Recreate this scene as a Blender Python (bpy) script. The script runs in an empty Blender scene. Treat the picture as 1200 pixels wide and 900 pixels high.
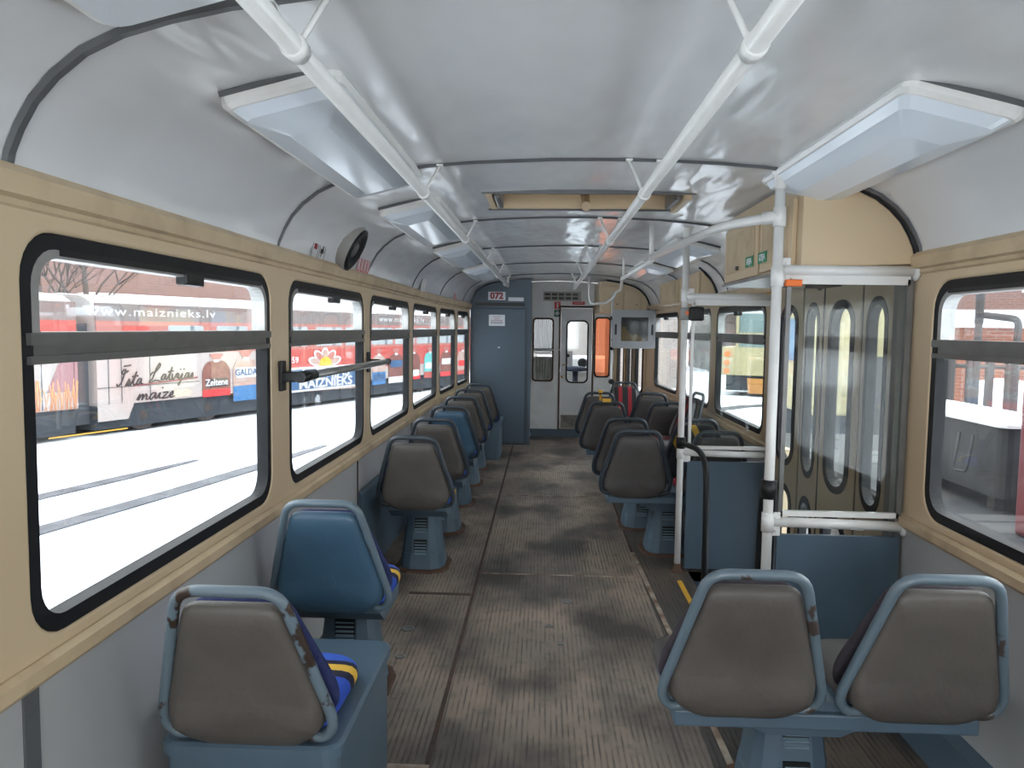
import bpy, bmesh, math, random
from mathutils import Matrix, Vector
random.seed(7)
PI = math.pi
SC = bpy.context.scene
COL = SC.collection

# ------------------------------------------------------------------ camera, sky, exposure
cd = bpy.data.cameras.new('camera'); cam = bpy.data.objects.new('camera', cd); COL.objects.link(cam)
Rm = Matrix(((0.9989885, -0.0162166, 0.0419403), (0.0430246, 0.0735948, -0.9963597), (0.0130709, 0.9971564, 0.0742180)))
cam.matrix_world = Matrix.Translation((0, 0, 1.42)) @ Rm.to_4x4()
cd.sensor_width = 36.0; cd.lens = 26.4; cd.clip_start = .02; cd.clip_end = 500
SC.camera = cam
W = bpy.data.worlds.new('World'); SC.world = W; W.use_nodes = True
nt = W.node_tree; nt.nodes.clear()
wo = nt.nodes.new('ShaderNodeOutputWorld'); bg = nt.nodes.new('ShaderNodeBackground')
tc = nt.nodes.new('ShaderNodeTexCoord'); sx = nt.nodes.new('ShaderNodeSeparateXYZ'); mr = nt.nodes.new('ShaderNodeMapRange')
nt.links.new(tc.outputs['Generated'], sx.inputs[0]); nt.links.new(sx.outputs['Z'], mr.inputs['Value'])
mr.inputs['From Min'].default_value = 0; mr.inputs['From Max'].default_value = 1
mr.inputs['To Min'].default_value = .85; mr.inputs['To Max'].default_value = 2.3      # overcast sky: brightest overhead
bg.inputs['Color'].default_value = (.93, .965, 1, 1)
nt.links.new(mr.outputs[0], bg.inputs['Strength']); nt.links.new(bg.outputs[0], wo.inputs[0])
SC.view_settings.view_transform = 'Standard'; SC.view_settings.look = 'None'
SC.view_settings.gamma = 1; SC.view_settings.use_curve_mapping = False
SC.view_settings.exposure = 1.98
def fill_light(name, loc, rot, sx_, sy_, power):
    # added area lamp behind the camera that brightens the saloon
    l = bpy.data.lights.new(name, 'AREA'); l.shape = 'RECTANGLE'; l.size = sx_; l.size_y = sy_; l.energy = power; l.color = (.93, .965, 1)
    o = bpy.data.objects.new(name, l); COL.objects.link(o); o.location = loc; o.rotation_euler = rot
fill_light('rear_fill_light', (.175, -2.78, 1.28), (PI/2, 0, 0), 1.7, .9, 14)
cy = SC.cycles
cy.use_denoising = True; cy.max_bounces = 10; cy.diffuse_bounces = 7; cy.glossy_bounces = 4; cy.transmission_bounces = 6
cy.transparent_max_bounces = 24; cy.caustics_reflective = False; cy.caustics_refractive = False; cy.sample_clamp_indirect = 6

# ------------------------------------------------------------------ materials
MATS = {}
def lin(c):
    return tuple((x/255/12.92 if x/255 <= .04045 else ((x/255+.055)/1.055)**2.4) for x in c)
def mat(name, rgb, rough=.5, metal=0, dirt=0, dscale=6, dcol=None, bump=0, bscale=40, spec=.5, coat=0, stretch=None, thresh=(.45, .7)):
    """painted / metal / fabric surface with noise dirt; rgb is linear"""
    if name in MATS: return MATS[name]
    m = bpy.data.materials.new(name); m.use_nodes = True; MATS[name] = m
    t = m.node_tree; b = t.nodes['Principled BSDF']
    b.inputs['Base Color'].default_value = (*rgb, 1); b.inputs['Roughness'].default_value = rough
    b.inputs['Metallic'].default_value = metal; b.inputs['Specular IOR Level'].default_value = spec
    b.inputs['Coat Weight'].default_value = coat; b.inputs['Coat Roughness'].default_value = .1
    co = t.nodes.new('ShaderNodeTexCoord'); vec = co.outputs['Object']
    if stretch:
        mp = t.nodes.new('ShaderNodeMapping'); mp.inputs['Scale'].default_value = stretch
        t.links.new(vec, mp.inputs[0]); vec = mp.outputs[0]
    if dirt:
        n = t.nodes.new('ShaderNodeTexNoise'); n.inputs['Scale'].default_value = dscale; n.inputs['Detail'].default_value = 6
        t.links.new(vec, n.inputs['Vector'])
        r = t.nodes.new('ShaderNodeMapRange'); r.inputs['From Min'].default_value = thresh[0]; r.inputs['From Max'].default_value = thresh[1]
        r.inputs['To Max'].default_value = dirt
        t.links.new(n.outputs['Fac'], r.inputs['Value'])
        mx = t.nodes.new('ShaderNodeMix'); mx.data_type = 'RGBA'
        mx.inputs[6].default_value = (*rgb, 1); d = dcol or tuple(c*.35 for c in rgb); mx.inputs[7].default_value = (*d, 1)
        t.links.new(r.outputs[0], mx.inputs[0]); t.links.new(mx.outputs[2], b.inputs['Base Color'])
    if bump:
        n2 = t.nodes.new('ShaderNodeTexNoise'); n2.inputs['Scale'].default_value = bscale; n2.inputs['Detail'].default_value = 4
        t.links.new(vec, n2.inputs['Vector'])
        bp = t.nodes.new('ShaderNodeBump'); bp.inputs['Strength'].default_value = bump; bp.inputs['Distance'].default_value = .01
        t.links.new(n2.outputs['Fac'], bp.inputs['Height']); t.links.new(bp.outputs[0], b.inputs['Normal'])
    return m
def glass(name, tint=(1, 1, 1), refl=.06, smear=.03, smear_scale=3):
    m = bpy.data.materials.new(name); m.use_nodes = True; MATS[name] = m
    t = m.node_tree; t.nodes.clear(); out = t.nodes.new('ShaderNodeOutputMaterial')
    tr = t.nodes.new('ShaderNodeBsdfTransparent'); tr.inputs[0].default_value = (*tint, 1)
    gl = t.nodes.new('ShaderNodeBsdfGlossy'); gl.inputs['Roughness'].default_value = .02
    df = t.nodes.new('ShaderNodeBsdfDiffuse'); df.inputs[0].default_value = (.75, .77, .8, 1)
    lw = t.nodes.new('ShaderNodeLayerWeight'); lw.inputs['Blend'].default_value = .25
    mm = t.nodes.new('ShaderNodeMath'); mm.operation = 'MULTIPLY_ADD'; mm.inputs[1].default_value = .35; mm.inputs[2].default_value = refl*.5
    t.links.new(lw.outputs['Fresnel'], mm.inputs[0])
    m1 = t.nodes.new('ShaderNodeMixShader'); t.links.new(mm.outputs[0], m1.inputs[0]); t.links.new(tr.outputs[0], m1.inputs[1]); t.links.new(gl.outputs[0], m1.inputs[2])
    co = t.nodes.new('ShaderNodeTexCoord'); n = t.nodes.new('ShaderNodeTexNoise'); n.inputs['Scale'].default_value = smear_scale; n.inputs['Detail'].default_value = 7
    t.links.new(co.outputs['Object'], n.inputs['Vector'])
    r = t.nodes.new('ShaderNodeMapRange'); r.inputs['From Min'].default_value = .4; r.inputs['From Max'].default_value = .75; r.inputs['To Max'].default_value = smear
    t.links.new(n.outputs['Fac'], r.inputs['Value'])
    m2 = t.nodes.new('ShaderNodeMixShader'); t.links.new(r.outputs[0], m2.inputs[0]); t.links.new(m1.outputs[0], m2.inputs[1]); t.links.new(df.outputs[0], m2.inputs[2])
    t.links.new(m2.outputs[0], out.inputs[0]); return m
def brick(name, c1, c2, mortar, scale, rough=.9):
    m = bpy.data.materials.new(name); m.use_nodes = True; MATS[name] = m
    t = m.node_tree; b = t.nodes['Principled BSDF']; b.inputs['Roughness'].default_value = rough
    co = t.nodes.new('ShaderNodeTexCoord'); sp = t.nodes.new('ShaderNodeSeparateXYZ'); cb = t.nodes.new('ShaderNodeCombineXYZ')
    ad = t.nodes.new('ShaderNodeMath'); ad.operation = 'ADD'
    t.links.new(co.outputs['Object'], sp.inputs[0]); t.links.new(sp.outputs[0], ad.inputs[0]); t.links.new(sp.outputs[1], ad.inputs[1])
    t.links.new(ad.outputs[0], cb.inputs[0]); t.links.new(sp.outputs[2], cb.inputs[1])
    br = t.nodes.new('ShaderNodeTexBrick'); br.inputs['Scale'].default_value = scale
    br.inputs['Color1'].default_value = (*c1, 1); br.inputs['Color2'].default_value = (*c2, 1); br.inputs['Mortar'].default_value = (*mortar, 1)
    t.links.new(cb.outputs[0], br.inputs[0]); t.links.new(br.outputs[0], b.inputs['Base Color']); return m
def stripes(name, cols, axis, period, rough=.9, diag=0):
    """constant colour bands along an object axis (woven upholstery)"""
    m = bpy.data.materials.new(name); m.use_nodes = True; MATS[name] = m
    t = m.node_tree; b = t.nodes['Principled BSDF']; b.inputs['Roughness'].default_value = rough
    co = t.nodes.new('ShaderNodeTexCoord'); sp = t.nodes.new('ShaderNodeSeparateXYZ'); t.links.new(co.outputs['Object'], sp.inputs[0])
    src = sp.outputs[axis]
    if diag:
        a = t.nodes.new('ShaderNodeMath'); a.operation = 'MULTIPLY_ADD'; a.inputs[1].default_value = diag
        t.links.new(sp.outputs[2], a.inputs[0]); t.links.new(src, a.inputs[2]); src = a.outputs[0]
    a = t.nodes.new('ShaderNodeMath'); a.operation = 'MULTIPLY_ADD'; a.inputs[1].default_value = 1/period; a.inputs[2].default_value = 10.5
    f = t.nodes.new('ShaderNodeMath'); f.operation = 'FRACT'; t.links.new(src, a.inputs[0]); t.links.new(a.outputs[0], f.inputs[0])
    cr = t.nodes.new('ShaderNodeValToRGB'); cr.color_ramp.interpolation = 'CONSTANT'
    e = cr.color_ramp.elements
    while len(e) < len(cols): e.new(.5)
    for i, (p, c) in enumerate(cols): e[i].position = p; e[i].color = (*c, 1)
    t.links.new(f.outputs[0], cr.inputs[0]); t.links.new(cr.outputs[0], b.inputs['Base Color']); return m

cream = mat('beige_paint', (.60, .465, .30), .38, dirt=.25, dscale=2.2, dcol=(.52, .39, .24), bump=.05, bscale=30)
creamd = mat('beige_edge', (.55, .425, .27), .45, dirt=.6, dscale=7, dcol=(.30, .21, .12))
white = mat('white_paint', (.74, .74, .72), .3, dirt=.2, dscale=9, dcol=(.5, .47, .42), coat=.3)
greyw = mat('grey_wall', (.40, .41, .41), .55, dirt=.35, dscale=1.8, dcol=(.27, .26, .25), bump=.05)
blue = mat('blue_grey_paint', (.075, .118, .16), .42, dirt=.5, dscale=5, dcol=(.055, .085, .11), bump=.04)
bluec = mat('blue_cabinet_paint', (.058, .09, .122), .42, dirt=.4, dscale=1.5, dcol=(.05, .075, .098))
frameb = mat('blue_tube_paint', (.10, .145, .185), .35, dirt=.6, dscale=10, dcol=(.05, .06, .07), coat=.2)
framew = mat('worn_tube_paint', (.11, .155, .19), .38, dirt=.9, dscale=14, dcol=(.05, .03, .02), thresh=(.63, .66), coat=.2)
framed = mat('dark_tube_paint', (.03, .042, .054), .38, dirt=.4, dscale=12, dcol=(.07, .08, .09))
louv = mat('louver_highlight', (.20, .28, .34), .35)  # paler than the pedestal: highlights of the slats put into the colour
framer = mat('rusted_tube_paint', (.12, .165, .20), .4, dirt=1, dscale=13, dcol=(.035, .022, .016), thresh=(.56, .59))
shellg = mat('grey_leatherette', (.098, .088, .078), .5, dirt=.7, dscale=5, dcol=(.062, .055, .05), bump=.15, bscale=60)
shelld = mat('dark_leatherette', (.075, .068, .065), .55, dirt=.6, dscale=6, dcol=(.045, .04, .038), bump=.15, bscale=60)
shellb = mat('blue_leatherette', (.05, .11, .17), .42, dirt=.5, dscale=5, dcol=(.035, .075, .12), bump=.12, bscale=40)
navy = mat('navy_plush', (.012, .02, .09), .9, dirt=.5, dscale=40, dcol=(.03, .04, .12), bump=.2, bscale=200)
bluef = stripes('blue_patterned_plush', [(0, (.02, .07, .42)), (.38, (.01, .01, .03)), (.47, (.7, .42, .05)), (.56, (.01, .01, .03)), (.62, (.03, .10, .5))], 1, .40, diag=.3)
redst = stripes('red_striped_plush', [(0, (.16, .16, .165)), (.2, (.02, .02, .022)), (.32, (.30, .02, .03)), (.42, (.02, .02, .022)), (.58, (.30, .02, .03)), (.68, (.02, .02, .022)), (.8, (.16, .16, .165))], 0, .40)
yelf = stripes('yellow_patched_plush', [(0, (.02, .02, .022)), (.2, (.62, .35, .03)), (.33, (.02, .02, .022)), (.72, (.62, .35, .03)), (.86, (.02, .02, .022))], 0, .34, diag=.5)
yellow = mat('yellow_tape', (.62, .34, .03), .6, dirt=.3)
rust = mat('rust', (.085, .042, .026), .8, dirt=.7, dscale=20, dcol=(.05, .03, .02))
rubber = mat('black_rubber', (.008, .009, .011), .5, dirt=.3, dscale=15, dcol=(.025, .025, .025), spec=.25)
blackp = mat('black_plastic', (.012, .013, .014), .4, spec=.3)
alu = mat('window_aluminium', (.42, .42, .41), .32, metal=.6, dirt=.3, dscale=10)
alud = mat('dull_aluminium', (.17, .17, .165), .38, metal=.5, dirt=.3, dscale=10)
ribm = mat('rib_strip', (.10, .105, .11), .4, dirt=.4)
seamr = mat('seam_strip', (.36, .31, .25), .6, dirt=.9, dscale=10, dcol=(.11, .05, .03), thresh=(.35, .65))
seamd = mat('seam_dark', (.05, .035, .028), .8, dirt=.7, dscale=8, dcol=(.11, .05, .03))
diff = mat('diffuser', (.70, .76, .82), .12, spec=.6)
steel = mat('steel', (.5, .5, .5), .3, metal=.9)
paper = mat('paper', (.72, .74, .78), .7)
ink = mat('ink_red', (.30, .02, .02), .6)
redp = mat('red_sign', (.55, .02, .02), .5)
greenp = mat('green_sign', (.01, .22, .10), .5)
orangel = mat('orange_lamp', (.8, .16, .02), .3)
partw = mat('partition_white', (.86, .87, .86), .45, dirt=.35, dscale=3, dcol=(.42, .40, .37))
glw = glass('window_glass', (.93, .95, .95), refl=.02, smear=.035)
glp = glass('partition_glass', (.90, .93, .92), refl=.04, smear=.03, smear_scale=6)
gld = glass('door_glass', (.95, .96, .96), refl=.02, smear=.02)
glo = glass('orange_glass', (.86, .50, .36), smear=.03)
snow = mat('snow', (.74, .77, .82), .85, dirt=.5, dscale=.6, dcol=(.60, .64, .70), bump=.4, bscale=2)

def ceil_mat():
    m = mat('ceiling_paint', (.66, .665, .67), .17, dirt=.4, dscale=1.4, dcol=(.54, .54, .53), coat=.0)
    t = m.node_tree; b = t.nodes['Principled BSDF']
    co = t.nodes.new('ShaderNodeTexCoord'); mp = t.nodes.new('ShaderNodeMapping'); mp.inputs['Scale'].default_value = (3.2, .9, 2)
    n = t.nodes.new('ShaderNodeTexNoise'); n.inputs['Scale'].default_value = 1.6; n.inputs['Detail'].default_value = 2
    bp = t.nodes.new('ShaderNodeBump'); bp.inputs['Strength'].default_value = .5; bp.inputs['Distance'].default_value = .045
    t.links.new(co.outputs['Object'], mp.inputs[0]); t.links.new(mp.outputs[0], n.inputs['Vector']); t.links.new(n.outputs['Fac'], bp.inputs['Height'])
    t.links.new(bp.outputs[0], b.inputs['Normal']); return m
ceilm = ceil_mat()

def floor_mat(name, base, dark, tan):
    m = bpy.data.materials.new(name); m.use_nodes = True; t = m.node_tree; b = t.nodes['Principled BSDF']
    b.inputs['Roughness'].default_value = .52
    co = t.nodes.new('ShaderNodeTexCoord'); sp = t.nodes.new('ShaderNodeSeparateXYZ'); t.links.new(co.outputs['Object'], sp.inputs[0])
    def noise(sc, det, ms=None):
        n = t.nodes.new('ShaderNodeTexNoise'); n.inputs['Scale'].default_value = sc; n.inputs['Detail'].default_value = det
        if ms:
            mp = t.nodes.new('ShaderNodeMapping'); mp.inputs['Scale'].default_value = ms; t.links.new(co.outputs['Object'], mp.inputs[0]); t.links.new(mp.outputs[0], n.inputs['Vector'])
        else: t.links.new(co.outputs['Object'], n.inputs['Vector'])
        return n.outputs['Fac']
    def rng(v, a, c, lo=0, hi=1):
        r = t.nodes.new('ShaderNodeMapRange'); r.inputs['From Min'].default_value = a; r.inputs['From Max'].default_value = c
        r.inputs['To Min'].default_value = lo; r.inputs['To Max'].default_value = hi; t.links.new(v, r.inputs['Value']); return r.outputs[0]
    def mix(f, a, c):
        x = t.nodes.new('ShaderNodeMix'); x.data_type = 'RGBA'; t.links.new(f, x.inputs[0])
        for k, v in ((6, a), (7, c)):
            if isinstance(v, tuple): x.inputs[k].default_value = (*v, 1)
            else: t.links.new(v, x.inputs[k])
        return x.outputs[2]
    c = mix(rng(noise(1.3, 5), .45, .62), base, tan)
    c = mix(rng(noise(2.3, 6, (1, .7, 1)), .45, .62), c, dark)
    c = mix(rng(noise(14, 5), .55, .75, 0, .5), c, dark)
    # longitudinal ribs
    a = t.nodes.new('ShaderNodeMath'); a.operation = 'MULTIPLY'; a.inputs[1].default_value = 2*PI/.0205; t.links.new(sp.outputs[0], a.inputs[0])
    s = t.nodes.new('ShaderNodeMath'); s.operation = 'SINE'; t.links.new(a.outputs[0], s.inputs[0])
    dash = rng(noise(30, 3, (1, .25, 1)), .35, .6)
    g = t.nodes.new('ShaderNodeMath'); g.operation = 'MULTIPLY'; t.links.new(rng(s.outputs[0], .1, .8), g.inputs[0]); t.links.new(dash, g.inputs[1])
    g2 = t.nodes.new('ShaderNodeMath'); g2.operation = 'MULTIPLY'; g2.inputs[1].default_value = .6; t.links.new(g.outputs[0], g2.inputs[0])
    c = mix(g2.outputs[0], c, tuple(x*.35 for x in dark))
    t.links.new(c, b.inputs['Base Color'])
    bp = t.nodes.new('ShaderNodeBump'); bp.inputs['Strength'].default_value = .5; bp.inputs['Distance'].default_value = .004; bp.invert = True
    t.links.new(g.outputs[0], bp.inputs['Height']); t.links.new(bp.outputs[0], b.inputs['Normal'])
    return m
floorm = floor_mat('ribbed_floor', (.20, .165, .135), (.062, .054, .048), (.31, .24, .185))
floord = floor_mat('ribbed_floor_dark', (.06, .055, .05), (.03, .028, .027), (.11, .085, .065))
def shade_mat(name, ca, cb, scale=4):
    return mat(name, ca, .8, dirt=1, dscale=scale, dcol=cb)

# ------------------------------------------------------------------ mesh helpers
class MB:
    def __init__(s): s.bm = bmesh.new(); s.mi = 0
    def _tag(s, faces, smooth=False):
        for f in faces: f.material_index = s.mi; f.smooth = smooth
    def box(s, lo, hi, M=None, bevel=0):
        x0, y0, z0 = lo; x1, y1, z1 = hi
        v = [s.bm.verts.new(p) for p in ((x0, y0, z0), (x1, y0, z0), (x1, y1, z0), (x0, y1, z0), (x0, y0, z1), (x1, y0, z1), (x1, y1, z1), (x0, y1, z1))]
        fs = [s.bm.faces.new([v[i] for i in q]) for q in ((0, 3, 2, 1), (4, 5, 6, 7), (0, 1, 5, 4), (1, 2, 6, 5), (2, 3, 7, 6), (3, 0, 4, 7))]
        s._tag(fs)
        if bevel:
            es = list({e for f in fs for e in f.edges})
            r = bmesh.ops.bevel(s.bm, geom=es, offset=bevel, segments=2, affect='EDGES', profile=.5)
            for f in r['faces']: f.material_index = s.mi
            v = list({w for f in r['faces'] for w in f.verts} | {w for w in v if w.is_valid})
        if M: bmesh.ops.transform(s.bm, matrix=M, verts=[w for w in v if w.is_valid])
        return s
    def loft(s, rings, cap=True, smooth=True, closed=True):
        R = [[s.bm.verts.new(p) for p in r] for r in rings]; n = len(R[0]); fs = []
        for a, b in zip(R, R[1:]):
            for i in range(n if closed else n-1):
                fs.append(s.bm.faces.new((a[i], a[(i+1) % n], b[(i+1) % n], b[i])))
        s._tag(fs, smooth)
        if cap:
            s._tag([s.bm.faces.new(R[0][::-1]), s.bm.faces.new(R[-1])])
        return s
    def tube(s, pts, r, n=10, closed=False, fillet=0, fn=5):
        P = [Vector(p) for p in pts]
        if fillet:
            Q = []; m = len(P)
            for i, p in enumerate(P):
                if not closed and i in (0, m-1): Q.append(p); continue
                a = P[i-1]; b = P[(i+1) % m]
                f1 = min(fillet, (a-p).length*.45); f2 = min(fillet, (b-p).length*.45)
                A = p+(a-p).normalized()*f1; B = p+(b-p).normalized()*f2
                for k in range(fn+1):
                    t = k/fn; Q.append(A*(1-t)**2+p*2*t*(1-t)+B*t*t)
            P = Q
        m = len(P); rings = []; T = []
        for i in range(m):
            a = P[(i-1) % m] if (closed or i > 0) else P[i]; b = P[(i+1) % m] if (closed or i < m-1) else P[i]
            T.append((b-a).normalized())
        u = T[0].orthogonal().normalized()
        for i in range(m):
            u = (u-T[i]*u.dot(T[i])).normalized(); w = T[i].cross(u)
            rr = r[i] if isinstance(r, (list, tuple)) else r
            rings.append([P[i]+(u*math.cos(2*PI*k/n)+w*math.sin(2*PI*k/n))*rr for k in range(n)])
        if closed:
            R = [[s.bm.verts.new(p) for p in q] for q in rings]; fs = []
            # align last to first
            off = min(range(n), key=lambda o: (R[-1][o].co-R[0][0].co).length)
            for j in range(m):
                a = R[j]; b = R[(j+1) % m]; o = 0
                if j == m-1: a = [a[(k+off) % n] for k in range(n)]
                for k in range(n): fs.append(s.bm.faces.new((a[k], a[(k+1) % n], b[(k+1) % n], b[k])))
            s._tag(fs, True)
        else: s.loft(rings, True, True)
        return s
    def lathe(s, prof, c=(0, 0, 0), n=24, axis='z', smooth=True):
        rings = []
        for r, h in prof:
            q = []
            for k in range(n):
                a = 2*PI*k/n; x, y = r*math.cos(a), r*math.sin(a)
                p = (x, y, h) if axis == 'z' else ((h, x, y) if axis == 'x' else (x, h, y))
                q.append(Vector(p)+Vector(c))
            rings.append(q)
        return s.loft(rings, True, smooth)
    def ring(s, outer, inner, f):
        """flat frame between two same-length outlines; f(p, k) -> 3D point, k=0 near face 1 far face"""
        n = len(outer)
        V = [[s.bm.verts.new(f(p, k)) for p in o] for k in (0, 1) for o in (outer, inner)]
        fs = []
        for i in range(n):
            j = (i+1) % n
            fs += [s.bm.faces.new((V[0][i], V[0][j], V[1][j], V[1][i])), s.bm.faces.new((V[2][j], V[2][i], V[3][i], V[3][j])),
                   s.bm.faces.new((V[0][j], V[0][i], V[2][i], V[2][j])), s.bm.faces.new((V[1][i], V[1][j], V[3][j], V[3][i]))]
        s._tag(fs); return s
    def prism(s, outline, f, smooth=False):
        s.loft([[f(p, 0) for p in outline], [f(p, 1) for p in outline]], True, smooth); return s
    def pad(s, outline, f, dback, dfront, ctr=None):
        """cushion: outline (a,b) list; f(a,b,d) -> 3D; bulges dfront one way, dback the other"""
        n = len(outline); cx = sum(p[0] for p in outline)/n if ctr is None else ctr[0]; cyy = sum(p[1] for p in outline)/n if ctr is None else ctr[1]
        rings = []
        for sc, dd in ((.15, 1), (.55, 1), (.82, .95), (.93, .8), (.985, .5), (1, .15)):
            rings.append([f(cx+(p[0]-cx)*sc, cyy+(p[1]-cyy)*sc, -dback*dd) for p in outline])
        for sc, dd in ((1, .15), (.985, .5), (.93, .8), (.82, .95), (.55, 1), (.15, 1)):
            rings.append([f(cx+(p[0]-cx)*sc, cyy+(p[1]-cyy)*sc, dfront*dd) for p in outline])
        s.loft(rings, True, True); return s
    def build(s, name, m, parent=None, autosmooth=False):
        bmesh.ops.recalc_face_normals(s.bm, faces=s.bm.faces)
        if parent is not None:
            o = Vector((0, 0, 0)); q = parent
            while q is not None: o += q.location; q = q.parent
            bmesh.ops.translate(s.bm, verts=s.bm.verts, vec=-o)
        me = bpy.data.meshes.new(name); s.bm.to_mesh(me); s.bm.free()
        for x in (m if isinstance(m, (list, tuple)) else [m]): me.materials.append(x)
        ob = bpy.data.objects.new(name, me); COL.objects.link(ob)
        if parent is not None: ob.parent = parent
        return ob
def tag(o, label=None, cat=None, group=None, kind=None):
    if label: o['label'] = label
    if cat: o['category'] = cat
    if group: o['group'] = group
    if kind: o['kind'] = kind
    return o
def thing(name, loc, label, cat, group=None):
    o = bpy.data.objects.new(name, None); COL.objects.link(o); o.location = loc; o.empty_display_size = .1
    return tag(o, label, cat, group)
def struct(o): o['kind'] = 'structure'; return o
def copy_tree(o, parent=None):
    c = o.copy(); COL.objects.link(c)
    if parent is not None: c.parent = parent
    for ch in list(o.children): copy_tree(ch, c)
    return c
def rrect(x0, x1, y0, y1, r, n=6):
    if not isinstance(r, (list, tuple)): r = [r]*4     # corners: x1y1, x0y1, x0y0, x1y0
    out = []
    for (cx, cyy, a0, rr) in ((x1, y1, 0, r[0]), (x0, y1, 90, r[1]), (x0, y0, 180, r[2]), (x1, y0, 270, r[3])):
        sx_ = -1 if cx == x1 else 1; sy_ = -1 if cyy == y1 else 1
        for k in range(n+1):
            a = math.radians(a0+90*k/n); out.append((cx+sx_*rr+rr*math.cos(a), cyy+sy_*rr+rr*math.sin(a)))
    return out
def smooth_poly(pts, f, n=4):
    Q = []; P = [Vector((*p, 0)) for p in pts]; m = len(P)
    for i, p in enumerate(P):
        a, b = P[i-1], P[(i+1) % m]; f1 = min(f, (a-p).length*.45); f2 = min(f, (b-p).length*.45)
        A = p+(a-p).normalized()*f1; B = p+(b-p).normalized()*f2
        for k in range(n+1):
            t = k/n; v = A*(1-t)**2+p*2*t*(1-t)+B*t*t; Q.append((v.x, v.y))
    return Q
def curve_mesh(splines, extrude, bevel=0):
    cu = bpy.data.curves.new('tmp', 'CURVE'); cu.dimensions = '2D'; cu.fill_mode = 'BOTH'; cu.extrude = max(extrude-bevel, 0.0001); cu.bevel_depth = bevel; cu.bevel_resolution = 2; cu.offset = -bevel
    for pts in splines:
        sp = cu.splines.new('POLY'); sp.points.add(len(pts)-1); sp.use_cyclic_u = True
        for q, p in zip(sp.points, pts): q.co = (p[0], p[1], 0, 1)
    o = bpy.data.objects.new('tmp', cu); COL.objects.link(o)
    dg = bpy.context.evaluated_depsgraph_get(); me = bpy.data.meshes.new_from_object(o.evaluated_get(dg)); bpy.data.objects.remove(o); bpy.data.curves.remove(cu); return me
def plate(name, splines, t, f, m, parent=None, bevel=0):
    """flat plate with holes; local (a,b,d in -t..t) -> f(a,b,d)"""
    me = curve_mesh(splines, t, bevel)
    for v in me.vertices: v.co = f(v.co.x, v.co.y, v.co.z)
    b = MB(); b.bm.from_mesh(me); bpy.data.meshes.remove(me)
    for fc in b.bm.faces: fc.material_index = 0
    return b.build(name, m, parent)
def text(name, body, size, M, m, parent=None, bold=0, ext=.002, shear=0, sx=1, spacing=1):
    cu = bpy.data.curves.new('tmp', 'FONT'); cu.body = body; cu.size = size; cu.extrude = ext; cu.offset = bold; cu.shear = shear; cu.space_character = spacing
    cu.align_x = 'CENTER'; cu.align_y = 'CENTER'; cu.resolution_u = 3
    o = bpy.data.objects.new('tmp', cu); COL.objects.link(o)
    dg = bpy.context.evaluated_depsgraph_get(); me = bpy.data.meshes.new_from_object(o.evaluated_get(dg)); bpy.data.objects.remove(o); bpy.data.curves.remove(cu)
    for v in me.vertices: v.co.x *= sx
    me.transform(M)
    b = MB(); b.bm.from_mesh(me); bpy.data.meshes.remove(me)
    return b.build(name, m, parent)
def frame3(o, ax, ay, az):
    return Matrix(((ax[0], ay[0], az[0], o[0]), (ax[1], ay[1], az[1], o[1]), (ax[2], ay[2], az[2], o[2]), (0, 0, 0, 1)))

# ------------------------------------------------------------------ tram saloon shell
CX = .175; HW = 1.175; YB = -2.7; YF = 9.9
def tap(x, y):
    s = 1-max(0, y-6.8)*.036
    return CX+(x-CX)*s
PROF = [(0, 2.037), (.15, 2.036), (.3, 2.031), (.45, 2.024), (.6, 2.012), (.75, 1.994), (.86, 1.972), (.95, 1.947), (1.02, 1.915), (1.075, 1.873), (1.115, 1.83), (1.145, 1.78), (1.165, 1.735), (1.175, 1.69)]
prof = [(-u, z) for u, z in PROF[::-1]]+[(u, z) for u, z in PROF[1:]]
def profz(u):
    u = abs(u)
    for (a, za), (b, zb) in zip(PROF, PROF[1:]):
        if a <= u <= b: return za+(zb-za)*(u-a)/(b-a)
    return 1.69
def cp(u, z, y): return (tap(CX+u, y), y, z)

HX0, HX1, HY0, HY1 = -.26-CX, .63-CX, 3.42, 3.82
us = sorted(set([u for u, z in prof]+[HX0, HX1])); 
def pz(u):
    for (a, za), (b, zb) in zip(prof, prof[1:]):
        if a <= u <= b: return za+(zb-za)*(u-a)/(b-a)
ys = [YB, -1.4, 0, 1.37, 2.78, HY0, HY1, 4.2, 5.62, 6.2, 6.8, 7.04, 7.75, 8.46, 9.1, YF]
b = MB(); G = {}
for j, y in enumerate(ys):
    for i, u in enumerate(us): G[i, j] = b.bm.verts.new(cp(u, pz(u), y))
for j in range(len(ys)-1):
    for i in range(len(us)-1):
        if ys[j] >= HY0-1e-6 and ys[j+1] <= HY1+1e-6 and us[i] >= HX0-1e-6 and us[i+1] <= HX1+1e-6: continue
        f = b.bm.faces.new((G[i, j], G[i+1, j], G[i+1, j+1], G[i, j+1])); f.smooth = True
ceiling = struct(b.build('ceiling', ceilm))
# outer roof keeps the daylight out
b = MB(); OUT = [(u*1.06, z+.16+(.05 if abs(u) < .9 else 0)) for u, z in prof]
OUT = [(-1.26, 1.60)]+OUT+[(1.26, 1.60)]
b.loft([[(tap(CX+u, y), y, z) for u, z in OUT] for y in (YB-.1, 0, 3.35)], cap=False, closed=False)
b.loft([[(tap(CX+u, y), y, z) for u, z in OUT] for y in (3.9, 6.8, 9.0)], cap=False, closed=False)
b.loft([[(tap(CX+u, y), y, z) for u, z in OUT if abs(u) > .55 and u < 0] for y in (3.35, 3.9)], cap=False, closed=False)
b.loft([[(tap(CX+u, y), y, z) for u, z in OUT if abs(u) > .55 and u > 0] for y in (3.35, 3.9)], cap=False, closed=False)
b.build('roof_skin', white, ceiling)
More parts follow.
